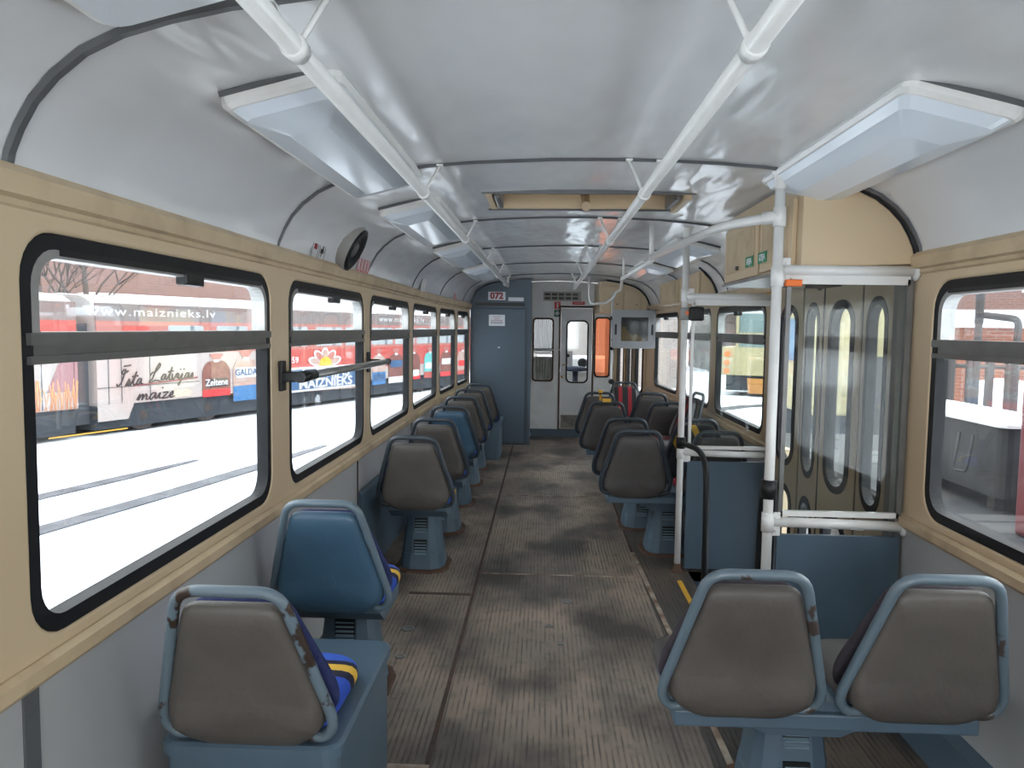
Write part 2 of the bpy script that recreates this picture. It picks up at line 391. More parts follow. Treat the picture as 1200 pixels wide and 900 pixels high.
# roof hatch
h = thing('roof_hatch', (CX, 3.62, 2.03), 'beige open roof hatch in the ceiling with a short round handle', 'roof hatch')
b = MB(); z0, z1 = 2.0, 2.22
X0, X1 = CX+HX0, CX+HX1
b.box((X0-.03, HY0-.01, 2.022), (X1+.03, HY0+.012, z1)); b.box((X0-.03, HY1-.012, 2.02), (X1+.03, HY1+.012, z1))
b.box((X0-.015, HY0, 2.015), (X0+.012, HY1, z1)); b.box((X1-.012, HY0, 2.0), (X1+.015, HY1, z1))
b.build('hatch_frame', cream, h)
b = MB(); b.box((X0-.02, HY0-.02, z1), (X1+.02, HY1+.02, z1+.03), bevel=.008); b.build('hatch_lid', cream, h)
b = MB(); b.tube([(CX+.01, 3.80, 2.12), (CX+.01, 3.60, 2.0), (CX+.01, 3.56, 1.99)], .022, fillet=.05); b.build('handle', creamd, h)
b = MB(); b.box((X0-.03, HY0-.025, 2.018), (X1+.03, HY0-.012, 2.036)); b.box((X0-.03, HY1+.012, 2.012), (X1+.03, HY1+.026, 2.034)); b.build('gasket', ribm, h)
for sx_ in (X0+.02, X1-.05):
    b = MB(); b.box((sx_, HY0+.05, 2.01), (sx_+.03, HY1-.05, 2.10), bevel=.008); b.build('hinge_bracket', alud, h)
# ribs
rn = 0
for y, w in ((-1.43, .03), (-.03, .03), (1.37, .034), (2.78, .022), (4.2, .022), (5.62, .022), (7.04, .022), (8.46, .022)):
    rn += 1; b = MB()
    b.loft([[cp(u*.999, z-.001, y-w/2) for u, z in prof], [cp(u*.997, z-.010, y-w/4) for u, z in prof], [cp(u*.997, z-.010, y+w/4) for u, z in prof], [cp(u*.999, z-.001, y+w/2) for u, z in prof]], cap=False, closed=False, smooth=False)
    struct(b.build('trim_%d' % rn, ribm))
# screws on ribs
# ---- side walls
BELT, CORN = .713, 1.69
WZ0, WZ1 = .775, 1.60
WL = [(-2.55, -1.6), (-1.44, -.2), (-.02, 1.24), (1.405, 2.715), (2.915, 4.15), (4.29, 5.56), (5.70, 6.96), (7.07, 8.0), (8.13, 8.98)]
WR = [(-2.55, -1.6), (-1.44, -.2), (-.02, 1.24), (1.42, 2.685), (4.66, 5.99), (6.18, 7.33), (7.49, 8.72)]
DY0, DY1 = 2.84, 4.37      # middle doorway
def wall_pt(side, d=0):
    x0 = CX+side*(HW+d)
    def f(a, b_, c): return Vector((tap(x0+side*c, a), a, b_))
    return f
wn = 0
def make_window(side, y0, y1):
    """window unit: rubber gasket, aluminium sash, transom, two panes, latch"""
    global wn; wn += 1
    root = bpy.data.objects.new('window_%d' % wn, None); COL.objects.link(root); root.location = (tap(CX+side*HW, (y0+y1)/2), (y0+y1)/2, WZ0); struct(root)
    def fr(name, o, i, d0, d1, m, p=None):
        b = MB(); b.ring(o, i, lambda p_, k: (tap(CX+side*(HW+(d0 if k == 0 else d1)), p_[0]), p_[0], p_[1])); return b.build(name, m, p or root)
    o = rrect(y0, y1, WZ0, WZ1, .10); i = rrect(y0+.032, y1-.032, WZ0+.034, WZ1-.034, .075)
    fr('gasket', o, i, .004, .045, rubber)
    i0 = rrect(y0+.03, y1-.03, 1.385, WZ1-.032, [.078, .078, .004, .004]); i1 = rrect(y0+.052, y1-.052, 1.40, WZ1-.05, [.062, .062, .004, .004])
    fr('sash_frame', i0, i1, .003, .050, alu)
    b = MB()
    b.box((-.006, y0+.012, 1.374), (.04, y1-.012, 1.398)); b.box((.006, y0+.012, 1.352), (.04, y1-.012, 1.374)); b.box((-.004, y0+.012, 1.336), (.04, y1-.012, 1.352))
    for v in b.bm.verts: v.co.x = tap(CX+side*(HW+v.co.x), v.co.y)
    b.build('transom', alud, root)
    for nm, (a, c, e, g) in (('upper_pane', (y0+.04, y1-.04, 1.39, WZ1-.04)), ('lower_pane', (y0+.02, y1-.02, WZ0+.02, 1.35))):
        b = MB(); b.prism(rrect(a, c, e, g, .05, 3), lambda p_, k: (tap(CX+side*(HW+.030+.005*k), p_[0]), p_[0], p_[1])); b.build(nm, glw, root)
    yc = (y0+y1)/2+.06; b = MB(); b.box((-.004, yc-.055, 1.528), (.03, yc+.055, 1.562), bevel=.005); b.box((.0, y0+.12, 1.556), (.03, y1-.09, 1.570))
    for v in b.bm.verts: v.co.x = tap(CX+side*(HW+v.co.x), v.co.y)
    b.build('latch', blackp, root)
    return root
def side_wall(side, wins, segs, name):
    root = None
    for (a, c) in segs:
        nseg = max(2, int((c-a)/.35)); top = [(a+(c-a)*k/nseg) for k in range(nseg+1)]
        outer = [(y, BELT) for y in top]+[(y, CORN+.01) for y in top[::-1]]
        holes = [rrect(y0, y1, WZ0, WZ1, .10) for y0, y1 in wins if y0 > a-.01 and y1 < c+.01]
        root_new = plate(name if root is None else 'upper_panel', [outer]+holes, .0215, wall_pt(side, .022), cream, root, bevel=.009)
        if root is None: root = struct(root_new)
        # raised belt strip, cornice and lower grey panel
        b = MB(); sec = [(-.012, .700), (-.022, .712), (-.020, .738), (-.006, .748), (.0, .748), (.0, .700)]
        b.loft([[(tap(CX+side*(HW+d), y), y, z) for d, z in sec] for y in top], smooth=False); b.build('belt_rail', creamd, root)
        b = MB(); sec = [(.0, 1.632), (-.008, 1.638), (-.008, 1.650), (-.022, 1.656), (-.026, 1.695), (-.012, 1.712), (.01, 1.712), (.01, 1.632)]
        b.loft([[(tap(CX+side*(HW+d), y), y, z) for d, z in sec] for y in top], smooth=False); b.build('cornice', creamd, root)
        b = MB(); sec = [(0, -.05), (0, .72), (.03, .72), (.03, -.05)]
        b.loft([[(tap(CX+side*(HW+d), y), y, z) for d, z in sec] for y in top], smooth=False); b.build('lower_panel', greyw, root)
        b = MB(); sec = [(.05, -.4), (.05, .74), (.09, .74), (.09, -.4)]
        b.loft([[(tap(CX+side*(HW+d), y), y, z) for d, z in sec] for y in top], smooth=False); b.build('outer_skin', cream, root)
    for y0, y1 in wins: make_window(side, y0, y1)
    return root
wl = side_wall(-1, WL, [(YB, 7.015), (7.015, 9.12)], 'wall_left')
wr = side_wall(1, WR, [(YB, DY0), (DY1, 7.41), (7.41, 9.25)], 'wall_right')
# joints on the grey panelling
for y, w in ((1.385, .022), (3.98, .006), (5.63, .006)):
    b = MB(); b.box((-1.0-.002, y-w, .0), (-.995, y+w, .70)); b.build('joint_strip', ribm if w > .01 else seamd, wl)
# blue lower heater panel on the left wall
b = MB(); yy = [3.98, 5, 6, 6.8, 7.5, 8.2, 9.08]
b.loft([[(tap(x, y), y, z) for x, z in ((-1.0, 0), (-1.0, .515), (-.988, .525), (-.975, .50), (-.975, 0))] for y in yy], smooth=False); b.build('heater_panel', blue, wl)
b = MB(); b.loft([[(x, y, z) for x, z in ((1.35, 0), (1.35, .14), (1.30, .13), (1.285, 0))] for y in (-2, 1.0, 2.8)], smooth=False); b.build('heater_duct', blue, wr)
# ---- floor with the door well left open
b = MB()
def fbox(x0, x1, y0, y1, z1=0): b.box((x0, y0, z1-.06), (x1, y1, z1))
fbox(-1.02, .58, YB, YF); fbox(-1.02, .58, 9.9, 11.6, .10)
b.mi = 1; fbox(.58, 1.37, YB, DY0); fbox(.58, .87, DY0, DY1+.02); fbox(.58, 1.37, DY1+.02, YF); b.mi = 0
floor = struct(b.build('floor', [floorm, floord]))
b = MB(); b.box((.87, DY0, -.36), (1.42, DY1+.02, -.30)); b.build('door_step', floord, floor)
b = MB(); b.box((.85, DY0, -.36), (.87, DY1+.02, -.002)); b.box((.85, DY0-.02, -.36), (1.36, DY0, -.002)); b.box((.85, DY1+.02, -.36), (1.36, DY1+.04, -.002)); b.build('step_riser', blue, floor)
b = MB(); b.box((.775, 3.25, .0), (.80, 4.20, .006)); b.build('yellow_edge_strip', yellow, floor)
tn = rn
def strip(p, q, w, m, h=.006):
    global tn; tn += 1
    P, Q = Vector(p), Vector(q); d = (Q-P).normalized(); n = Vector((-d.y, d.x, 0))*w/2; b = MB()
    b.loft([[P+n, P-n, P-n+Vector((0, 0, h)), P+n+Vector((0, 0, h))], [Q+n, Q-n, Q-n+Vector((0, 0, h)), Q+n+Vector((0, 0, h))]], smooth=False)
    L = (Q-P).length
    for k in range(int(L/.11)):
        c = P+d*(k+.5)*.11; b.lathe([(.004, h), (.004, h+.0015)], c, n=6)
    struct(b.build('trim_%d' % tn, m))
strip((-.355, -2, 0), (-.36, 9.0, 0), .016, seamd, .003)
strip((.65, 1.6, 0), (.585, 4.72, 0), .022, seamr)
strip((-.62, 2.31, 0), (-.35, 2.31, 0), .022, seamr)
strip((-.355, 4.25, 0), (.58, 4.25, 0), .014, seamr, .003)
strip((-.62, 6.30, 0), (.57, 6.30, 0), .014, seamr, .003)
strip((-.62, 8.22, 0), (.6, 8.22, 0), .014, seamr, .003)
strip((-.62, 6.20, 0), (-.36, 6.20, 0), .012, seamr, .003)
strip((.58, 4.74, 0), (.60, 8.6, 0), .014, seamd, .003)
strip((-.70, 3.9, 0), (-.37, 3.9, 0), .03, seamd, .002)
for (x, y, r) in ((.14, 3.83, .02), (.095, 3.30, .010), (-.62, 3.42, .022), (-.60, 3.12, .015), (.34, 5.4, .018), (.045, 3.5, .013), (1.1, 2.0, .03)):
    b = MB(); b.lathe([(r*1.5, .0), (r*1.5, .003), (r*1.1, .005), (r, .0045), (r*.5, .003)], (x, y, 0), n=16); b.build('floor_stud', alud, floor)
# ---- rear wall behind the camera (with its window)
hz = [(tap(CX+u, YB), z) for u, z in prof]
outer = [(CX-HW, 0)]+hz+[(CX+HW, 0)]
plate('wall_rear', [outer, rrect(CX-.9, CX+.9, .8, 1.75, .12)], .02, lambda a, b_, c: Vector((a, YB-.03+c, b_)), cream, None).__setitem__('kind', 'structure')

# ------------------------------------------------------------------ ceiling light fixtures
def fixture():
    o = thing('ceiling_light', (0, 0, 0), 'x', 'ceiling light')
    b = MB(); b.loft([rr3(-.145, .145, 0, 1.17, .0, .03), rr3(-.15, .15, 0, 1.17, -.022, .035), rr3(-.14, .14, .012, 1.158, -.032, .03)], smooth=False); b.build('housing', white, o)
    b = MB(); b.loft([rr3(-.135, .135, .015, 1.155, -.030, .03), rr3(-.115, .115, .05, 1.13, -.052, .03), rr3(-.05, .05, .17, 1.0, -.074, .01)], smooth=False); b.build('diffuser', diff, o)
    b = MB(); b.box((-.14, -.004, -.006), (.14, .0, .006)); b.build('dark_gap_strip', ribm, o)  # dark strip drawn as the gap line at the near end
    return o
def rr3(x0, x1, y0, y1, z, r): return [(p[0], p[1], z) for p in rrect(x0, x1, y0, y1, r, 3)]
fx0 = fixture(); first = True
def put_light(side, y, label):
    global first
    o = fx0 if first else copy_tree(fx0); first = False
    x = CX+side*.795; x = tap(x, y+.6)
    ang = math.radians(14)*side
    o.location = (x, y, profz(.80)-.004); o.rotation_euler = (0, ang, 0)
    tag(o, label, 'ceiling light', 'ceiling light fittings')
put_light(-1, 1.74, 'nearest left-hand ceiling light fitting seen whole, with bright glossy facet')
put_light(-1, .12, 'ceiling light fitting cut off by the top left corner of the photo')
put_light(-1, 3.40, 'second whole left ceiling light, just beyond the nearest one')
put_light(-1, 5.06, 'third left ceiling light, halfway to the blue cabinet')
put_light(-1, 6.72, 'left ceiling light closest to the blue cabinet')
put_light(1, 1.82, 'large white ceiling light fitting at the upper right, above the near window')
put_light(1, 4.86, 'right ceiling light just beyond the big beige box over the doors')
put_light(1, 6.50, 'farthest right ceiling light, near the hanging screen')

# ------------------------------------------------------------------ ceiling handrails
def handrail(x, y0, y1, label):
    o = thing('ceiling_handrail', (x, y0, 1.9), label, 'handrail')
    b = MB(); b.tube([(x, y0, 1.905), (x, 4, 1.905), (tap(x, 8), y1, 1.895)], .019, n=12); b.build('rail', white, o)
    for y in (-.03, 1.37, 2.78, 4.2, 5.62, 7.04, 8.4):
        if y > y1-.05: continue
        for dx in (-.055, .055):
            b = MB(); b.tube([(x, y-.03, 1.90), (x+dx, y, profz(x+dx-CX)-.004)], .006, n=6)
            b.box((x+dx-.012, y-.015, profz(x+dx-CX)-.01), (x+dx+.012, y+.015, profz(x+dx-CX)-.003)); b.build('hanger', white, o)
        b = MB(); b.tube([(x, y-.05, 1.905), (x, y-.01, 1.905)], .023, n=12); b.build('collar', white, o)
    b = MB(); xe = tap(x, 8); b.tube([(xe, y1-.04, 1.897), (xe, y1-.02, profz(xe-CX)-.02)], .012, n=8); b.lathe([(.03, profz(xe-CX)-.022), (.03, profz(xe-CX)-.008)], (xe, y1-.02, 0), n=12); b.build('end_flange', white, o)
    return o
handrail(-.445, -1.5, 8.55, 'long white left-hand handrail hung from the ceiling on V-shaped hangers')
handrail(.35, -1.5, 8.85, 'long white right-hand handrail hung from the ceiling on V-shaped hangers')

# ------------------------------------------------------------------ door opening boxes above the right side
o = thing('door_gear_box', (1.13, 3.3, 1.65), 'big beige box over the middle doors with two green stickers', 'overhead box')
def box_end(y, x0):
    up = [(u, z) for u, z in PROF if CX+u >= x0]
    z_at = profz(x0-CX)
    return [(x0, z_at-.012)]+[(CX+u-.004, z-.008) for u, z in up if CX+u > x0+.02]+[(1.346, 1.668), (x0+.06, 1.652), (x0, 1.655)]
def endring(y, x0, sh=0): return [(x, y+sh, z) for x, z in box_end(y, x0)]
b = MB(); e = box_end(0, .93)
b.loft([[(1.10+(x-1.10)*.97, 2.815, 1.78+(z-1.78)*.96) for x, z in e], [(x, 2.84, z) for x, z in e], [(x, 3.92, z) for x, z in e]], smooth=False); b.build('housing', cream, o)
b = MB(); b.box((.912, 2.76+.1, 1.668), (.930, 3.28, 1.915), bevel=.004); b.build('flap_door', cream, o)
b = MB(); b.box((.912, 3.31, 1.662), (.930, 3.90, 1.915), bevel=.004); b.build('flap_door', cream, o)
b = MB(); b.box((.9085, 2.90, 1.70), (.912, 3.24, 1.89), bevel=.001); b.box((.9085, 3.36, 1.70), (.912, 3.85, 1.885), bevel=.001); b.build('pressed_panel', creamd, o)
for y in (2.97, 3.62):
    b = MB(); b.lathe([(.010, 0), (.010, -.012), (.006, -.014)], (.908, y, 1.715), n=10, axis='x'); b.box((.896, y-.016, 1.712), (.902, y+.016, 1.718)); b.build('latch', alud, o)
for y, s in ((3.42, 'IEEJA'), (3.22, 'IZEJA')):
    st = MB(); st.box((.9062, y-.062, 1.706), (.9084, y+.062, 1.752)); st = st.build('sticker', greenp, o)
    text('lettering', s, .036, frame3((.9055, y, 1.729), (0, -1, 0), (0, 0, 1), (-1, 0, 0)), paper, st, bold=.0006, ext=.0006)
b = MB(); b.tube([(x, 2.808, z) for x, z in [(CX+u, z-.004) for u, z in PROF if CX+u > .98]], .012, n=8); b.build('edge_gasket', rubber, o)
b = MB(); b.box((.90, 3.0, 1.64), (1.30, 3.9, 1.654)); b.build('underside_tray', alu, o)

o = thing('overhead_box', (1.25, 6.8, 1.66), 'shallow beige locker let into the right ceiling curve beyond the doors', 'overhead box')
b = MB(); e = [(1.215, 1.885), (1.30, 1.79), (1.335, 1.70), (1.335, 1.665), (1.215, 1.665)]
b.loft([[(tap(x, y), y, z) for x, z in e] for y in (5.96, 6.8, 7.78)], smooth=False); b.build('housing', cream, o)
for (ya, yb) in ((5.98, 6.84), (6.87, 7.76)):
    b = MB(); b.loft([[(tap(x, y), y, z) for x, z in ((1.205, 1.68), (1.205, 1.875), (1.213, 1.875), (1.213, 1.68))] for y in (ya, yb)], smooth=False); b.build('flap_door', creamd, o)
b = MB(); b.tube([(CX+u, 5.95, z-.004) for u, z in PROF if CX+u > 1.18], .010, n=8); b.build('edge_gasket', rubber, o)

o = thing('front_door_locker', (.95, 9.2, 1.62), 'beige double locker under the ceiling above the hanging screen', 'overhead box')
def cham(x, y): return tap(x, y)
b = MB(); top = [(.70, profz(.70-CX)-.03)]+[(CX+u, z-.02) for u, z in PROF if CX+u > .72 and u < 1.16]
e = top+[(1.30, 1.64), (.70, 1.62)]
b.loft([[(CX+(x-CX)*(1-(9.1-6.8)*.036), 9.06, z) for x, z in e], [(CX+(x-CX)*(1-(9.84-6.8)*.036), 9.84, z) for x, z in e]], smooth=False); b.build('housing', cream, o)
for x0, x1, zt in ((.69, .93, 1.93), (.945, 1.14, 1.87)):
    b = MB(); b.box((x0, 9.045, 1.65), (x1, 9.06, zt), bevel=.004); b.build('flap_door', cream, o)
    b = MB(); b.lathe([(.008, 0), (.008, -.012)], ((x0+x1)/2+.05, 9.045, 1.72), n=8, axis='y'); b.build('lock', blackp, o)
b = MB(); b.tube([(CX+(u)*(.917), 9.03, z-.012) for u, z in PROF if u > .5]+[(1.245, 9.03, 1.62)], .010, n=8); b.build('edge_gasket', rubber, o)

# ------------------------------------------------------------------ equipment cabinet at the front left, number plate
o = thing('equipment_cabinet', (-.54, 9.4, 0), 'tall dark blue metal cabinet filling the front left corner', 'cabinet')
YC = 9.10
b = MB(); cz = [(tap(CX+u, YC), z-.012) for u, z in prof if tap(CX+u, YC) < -.17]
e = [(tap(-1.0, YC)+.004, 0)]+[(x+.004, z) for x, z in cz]+[(-.17, profz(-.17-CX)-.012), (-.17, 0)]
b.loft([[(x, YC, z) for x, z in e], [(x, 9.86, z) for x, z in e]], smooth=False); b.build('body', bluec, o)
b = MB(); b.box((-.885, YC-.018, .02), (-.225, YC, 1.655), bevel=.004); dr = b.build('door', bluec, o)
b = MB(); b.box((-.56, YC-.026, 1.18), (-.535, YC-.018, 1.19)); b.build('lock', steel, dr)
for x in (-.80, -.32):
    b = MB(); b.lathe([(.008, 0), (.008, -.01)], (x, YC-.018, 1.60), n=8, axis='y'); b.build('bolt', alud, dr)
b = MB(); b.box((-.83, YC-.008, 1.685), (-.24, YC+.001, 1.725)); b.build('vent_slot', blackp, o)
b = MB(); b.box((-.19, YC-.03, .0), (-.165, YC+.01, 1.95)); b.build('corner_post', bluec, o)
o2 = thing('number_plate', (-.585, YC-.01, 1.80), 'white plate with the dark red number 072 high on the blue cabinet', 'sign')
b = MB(); b.box((-.685, YC-.006, 1.755), (-.475, YC-.001, 1.855)); b.build('plate', paper, o2)
text('lettering', '072', .105, frame3((-.58, YC-.009, 1.803), (1, 0, 0), (0, 0, 1), (0, -1, 0)), ink, o2, bold=.004, ext=.001)
b = MB(); b.box((-.44, YC-.007, 1.745), (-.255, YC-.001, 1.79), bevel=.001); tag(b.build('blank_label_plate', paper), 'small blank white strip on the blue cabinet right of the number plate', 'label')
o2 = thing('paper_notice', (-.57, YC-.02, 1.5), 'printed white paper notice taped to the blue cabinet door', 'notice')
b = MB(); b.box((-.672, YC-.0215, 1.445), (-.478, YC-.0185, 1.578)); b.build('sheet', paper, o2)
for k, (z, w, m) in enumerate(((1.555, .05, ink), (1.53, .03, ink), (1.512, .07, ink), (1.492, .075, blackp), (1.475, .075, blackp))):
    b = MB(); b.box((-.575-w, YC-.0225, z-.003), (-.575+w, YC-.0216, z+.003)); b.build('text_line', m, o2)

# ------------------------------------------------------------------ cab partition, cab, front door
YP = 9.86
hz = [(tap(CX+u, YP)-0, z) for u, z in prof]
def hz_at(x): return profz((x-CX)/(1-(YP-6.8)*.036))-.002
pl = [( -.20, .10), (.87, .10)]+[(x, hz_at(x)) for x in (.87, .6, .3, 0, -.2)]
w1 = rrect(-.155, .125, .725, 1.56, .05); w2 = rrect(.655, .865, .79, 1.58, .05)
dh = [(.205, .101), (.635, .101), (.635, 1.70), (.205, 1.70)]
wf = plate('wall_front', [pl, w1, w2, dh], .015, lambda a, b_, c: Vector((a, YP+.015+c, b_)), partw); struct(wf)
b = MB(); b.box((-.165, YP-.02, 0), (.88, YP+.04, .10)); b.build('plinth', blue, wf)
b = MB(); b.ring(w1, rrect(-.135, .105, .745, 1.54, .04), lambda p, k: (p[0], YP-.012+.03*k, p[1])); b.build('rusty_frame', rust, wf)
b = MB(); b.prism(rrect(-.15, .12, .73, 1.555, .04), lambda p, k: (p[0], YP+.012+.004*k, p[1])); b.build('pane', glw, wf)
b = MB(); b.box((-.13, YP-.02, 1.09), (.10, YP+.0, 1.115)); b.tube([(-.13, YP-.03, 1.14), (.20, YP-.03, 1.145)], .008, n=6); b.build('sliding_latch', white, wf)
curt = mat('net_curtain', (.5, .5, .47), .9, dirt=.6, dscale=12, dcol=(.25, .24, .22))
b = MB(); n = 24
b.loft([[(-.15+.27*k/n, YP+.06+.015*math.sin(k*1.9), z) for k in range(n+1)] for z in (.72, 1.05)], cap=False, closed=False); b.build('stained_curtain', curt, wf)
b = MB(); b.ring(w2, rrect(.672, .848, .81, 1.56, .04), lambda p, k: (p[0], YP-.008+.03*k, p[1])); b.build('gasket', rubber, wf)
b = MB(); b.prism(rrect(.66, .86, .795, 1.575, .04), lambda p, k: (p[0], YP+.012+.004*k, p[1])); b.build('orange_pane', glo, wf)
b = MB(); b.loft([[(-.15+.27*k/n, YP+.07+.006*math.sin(k*2.6), z) for k in range(n+1)] for z in (1.12, 1.58)], cap=False, closed=False, smooth=False); b.build('roller_blind', mat('blind_grey', (.3, .31, .34), .8, dirt=.4, dscale=30, dcol=(.35, .36, .4)), wf)
# door frame and the cab door
b = MB(); b.ring([(.19, .10), (.65, .10), (.65, 1.72), (.19, 1.72)], [(.212, .104), (.628, .104), (.628, 1.695), (.212, 1.695)], lambda p, k: (p[0], YP-.008+.03*k, p[1])); b.build('door_frame', rust, wf)
dm = mat('cab_door_grey', (.74, .75, .75), .45, dirt=.3, dscale=3, dcol=(.36, .35, .34))
d1 = plate('door_1', [rrect(.216, .624, .112, 1.69, .01, 2), rrect(.30, .565, .725, 1.52, .06)], .012, lambda a, b_, c: Vector((a, YP+.005+c, b_)), dm); struct(d1)
b = MB(); b.ring(rrect(.285, .58, .71, 1.535, .07), rrect(.305, .56, .73, 1.515, .055), lambda p, k: (p[0], YP-.012+.03*k, p[1])); b.build('gasket', rubber, d1)
b = MB(); b.prism(rrect(.29, .575, .715, 1.53, .05), lambda p, k: (p[0], YP+.006+.003*k, p[1])); b.build('pane', glw, d1)
b = MB(); b.box((.23, YP-.012, .115), (.40, YP-.006, .29)); b.box((.40, YP-.012, .115), (.61, YP-.006, .29)); b.build('kick_plate', mat('kick', (.30, .28, .24), .5, dirt=.8, dscale=10), d1)
brass = mat('brass', (.45, .30, .12), .35, metal=.8)
b = MB(); b.tube([(.245, YP-.01, .95), (.245, YP-.05, .95), (.29, YP-.055, .955)], .008, fillet=.015); b.build('door_handle', brass, d1)
b = MB(); b.lathe([(.02, 0), (.018, -.012), (.006, -.014)], (.243, YP-.006, .79), n=12, axis='y'); b.build('lock', brass, d1)
# vent grille, signs
b = MB(); b.box((-.02, YP-.02, 1.78), (.47, YP-.008, 1.90))
g = b.build('ventilation_grille', mat('grille', (.40, .38, .34), .5), wf)
b = MB()
for k in range(5):
    for z in (1.80, 1.85): b.box((0+.09*k, YP-.024, z), (.07+.09*k, YP-.020, z+.03))
b.build('grille_slots', blackp, g)
def sign(name, x0, x1, z0, z1, m, label, cat='sign'):
    s = thing(name, ((x0+x1)/2, YP, (z0+z1)/2), label, cat); b = MB(); b.box((x0, YP-.006, z0), (x1, YP-.001, z1)); b.build('plate', m, s); return s
s = sign('fire_extinguisher_sign', .125, .205, 1.68, 1.77, redp, 'small red fire extinguisher sign beside the cab door', 'sign')
b = MB(); b.box((.155, YP-.009, 1.69), (.175, YP-.006, 1.745)); b.box((.15, YP-.009, 1.748), (.185, YP-.006, 1.756)); b.build('symbol', paper, s)
s = sign('first_aid_sign', .125, .205, 1.575, 1.665, mat('dark_green', (.01, .10, .05), .5), 'dark green first aid cross sign below the red one', 'sign')
b = MB(); b.box((.138, YP-.009, 1.608), (.192, YP-.006, 1.632)); b.box((.153, YP-.009, 1.592), (.177, YP-.006, 1.648)); b.build('symbol', paper, s)
s = sign('red_label', .36, .52, 1.735, 1.775, redp, 'narrow red label above the cab door', 'label')
b = MB(); b.box((.38, YP-.008, 1.752), (.50, YP-.006, 1.758)); b.build('text_line', paper, s)
# cab beyond: side walls, windscreen frame, dashboard
cab = MB(); 
cab.box((-.82, YP, -.3), (-.78, 11.5, .9)); cab.box((1.06, 11.1, -.3), (1.10, 11.5, .9)); cab.box((-.82, 11.5, -.3), (1.12, 11.56, .93)); cab.box((-.82, YP+.02, 1.93), (1.15, 11.55, 1.97)); cab.box((-.80, 11.5, 1.62), (1.12, 11.56, 1.97))
cabw = struct(cab.build('wall_cab', mat('cab_grey', (.35, .36, .36), .5)))
b = MB(); b.prism([(-.78, .95), (1.10, .95), (1.10, 1.60), (-.78, 1.60)], lambda p, k: (p[0], 11.52+.005*k, p[1])); b.build('windscreen', glw, cabw)
o = thing('driver_dashboard', (.3, 11.2, .1), "driver's grey dashboard with dials seen through the cab door window", 'dashboard')
b = MB(); b.loft([[(x, 10.9, .0+.1), (x, 10.9, .80), (x, 11.15, .98), (x, 11.5, 1.02), (x, 11.5, .1)] for x in (-.1, 1.0)], smooth=False); b.build('console', mat('dash', (.55, .56, .57), .5), o)
b = MB(); b.box((.20, 10.99, .86), (.42, 11.03, 1.10), bevel=.01); b.build('instrument_box', mat('dash2', (.42, .43, .45), .4), o)
for k, (x, z) in enumerate(((.27, 1.03), (.35, 1.03), (.27, .94))):
    b = MB(); b.lathe([(.025, 0), (.025, -.012)], (x, 10.99, z), n=12, axis='y'); b.build('dial', blackp, o)
b = MB(); b.lathe([(.07, 0), (.07, -.03), (.03, -.035)], (.56, 10.95, .93), n=16, axis='y'); b.build('controller_knob', blackp, o)
b = MB(); b.lathe([(.10, .82), (.20, .83), (.21, .86), (.1, .89)], (.45, 10.7, 0), n=20); b.tube([(.45, 10.7, .101), (.45, 10.7, .85)], .04); o = thing('driver_chair', (.45, 10.7, .1), "dark blue driver's seat top behind the cab door window", 'seat'); b.build('seat_pad', mat('navyseat', (.03, .04, .08), .7), o)

def fold_door(name, P, Q, z0, z1, leaves, group=None, mdoor=cream, thick=.03, upper=(.70, 1.555), lower=(-.12, .58)):
    """folding tram door: leaves between plan points P and Q"""
    P = Vector((*P, 0)); Q = Vector((*Q, 0)); d = (Q-P); L = d.length; d.normalize(); n = Vector((d.y, -d.x, 0))
    root = bpy.data.objects.new(name, None); COL.objects.link(root); root.location = (P+Q)/2+Vector((0, 0, z0)); struct(root)
    w = L/leaves
    for k in range(leaves):
        fold = .03 if k % 2 else -.03
        def f(a, b_, c, k=k, fold=fold):
            t = a/w; off = fold*(t-.5)
            return P+d*(k*w+a)+n*(c+off)+Vector((0, 0, b_))
        a0, a1 = .012, w-.012
        outs = [[(a0, z0), (a1, z0), (a1, z1), (a0, z1)]]
        ho = rrect(a0+w*.16, a1-w*.16, upper[0], upper[1], w*.30-.006)
        hl = rrect(a0+w*.16, a1-w*.16, lower[0], lower[1], w*.30-.006)
        leaf = plate('door_leaf', outs+[ho, hl], thick/2, f, mdoor, root)
        for hh in ((upper), (lower)):
            b = MB(); o_ = rrect(a0+w*.13, a1-w*.13, hh[0]-.012, hh[1]+.012, w*.33-.006); i_ = rrect(a0+w*.23, a1-w*.23, hh[0]+.022, hh[1]-.022, w*.23-.006)
            b.ring(o_, i_, lambda p, k_: f(p[0], p[1], -thick*.62+1.24*thick*k_)); b.build('gasket', rubber, leaf)
            b = MB(); b.prism(rrect(a0+w*.18, a1-w*.18, hh[0], hh[1], w*.25-.006), lambda p, k_: f(p[0], p[1], .002*k_)); b.build('pane', gld, leaf)
        b = MB(); b.loft([[f(-.010, z0, c) , f(.010, z0, c), f(.010, z1, c), f(-.010, z1, c)] for c in (-.012, .012)], smooth=False); b.build('hinge_seal', rubber, leaf)
        if k % 2 == 0:
            b = MB(); b.loft([[f(w*.03, z, -thick*.6), f(w*.08, z, -thick*.6), f(w*.08, z, -thick*.9), f(w*.03, z, -thick*.9)] for z in (z0+.05, z1-.05)], smooth=False); b.build('stiffener', creamd, leaf)
    return root
doorm = mat('door_beige', (.36, .29, .19), .4, dirt=.4, dscale=4, dcol=(.27, .21, .13))
fold_door('door_2', (1.345, DY1-.03), (1.345, DY0+.05), -.30, 1.655, 4, mdoor=doorm)
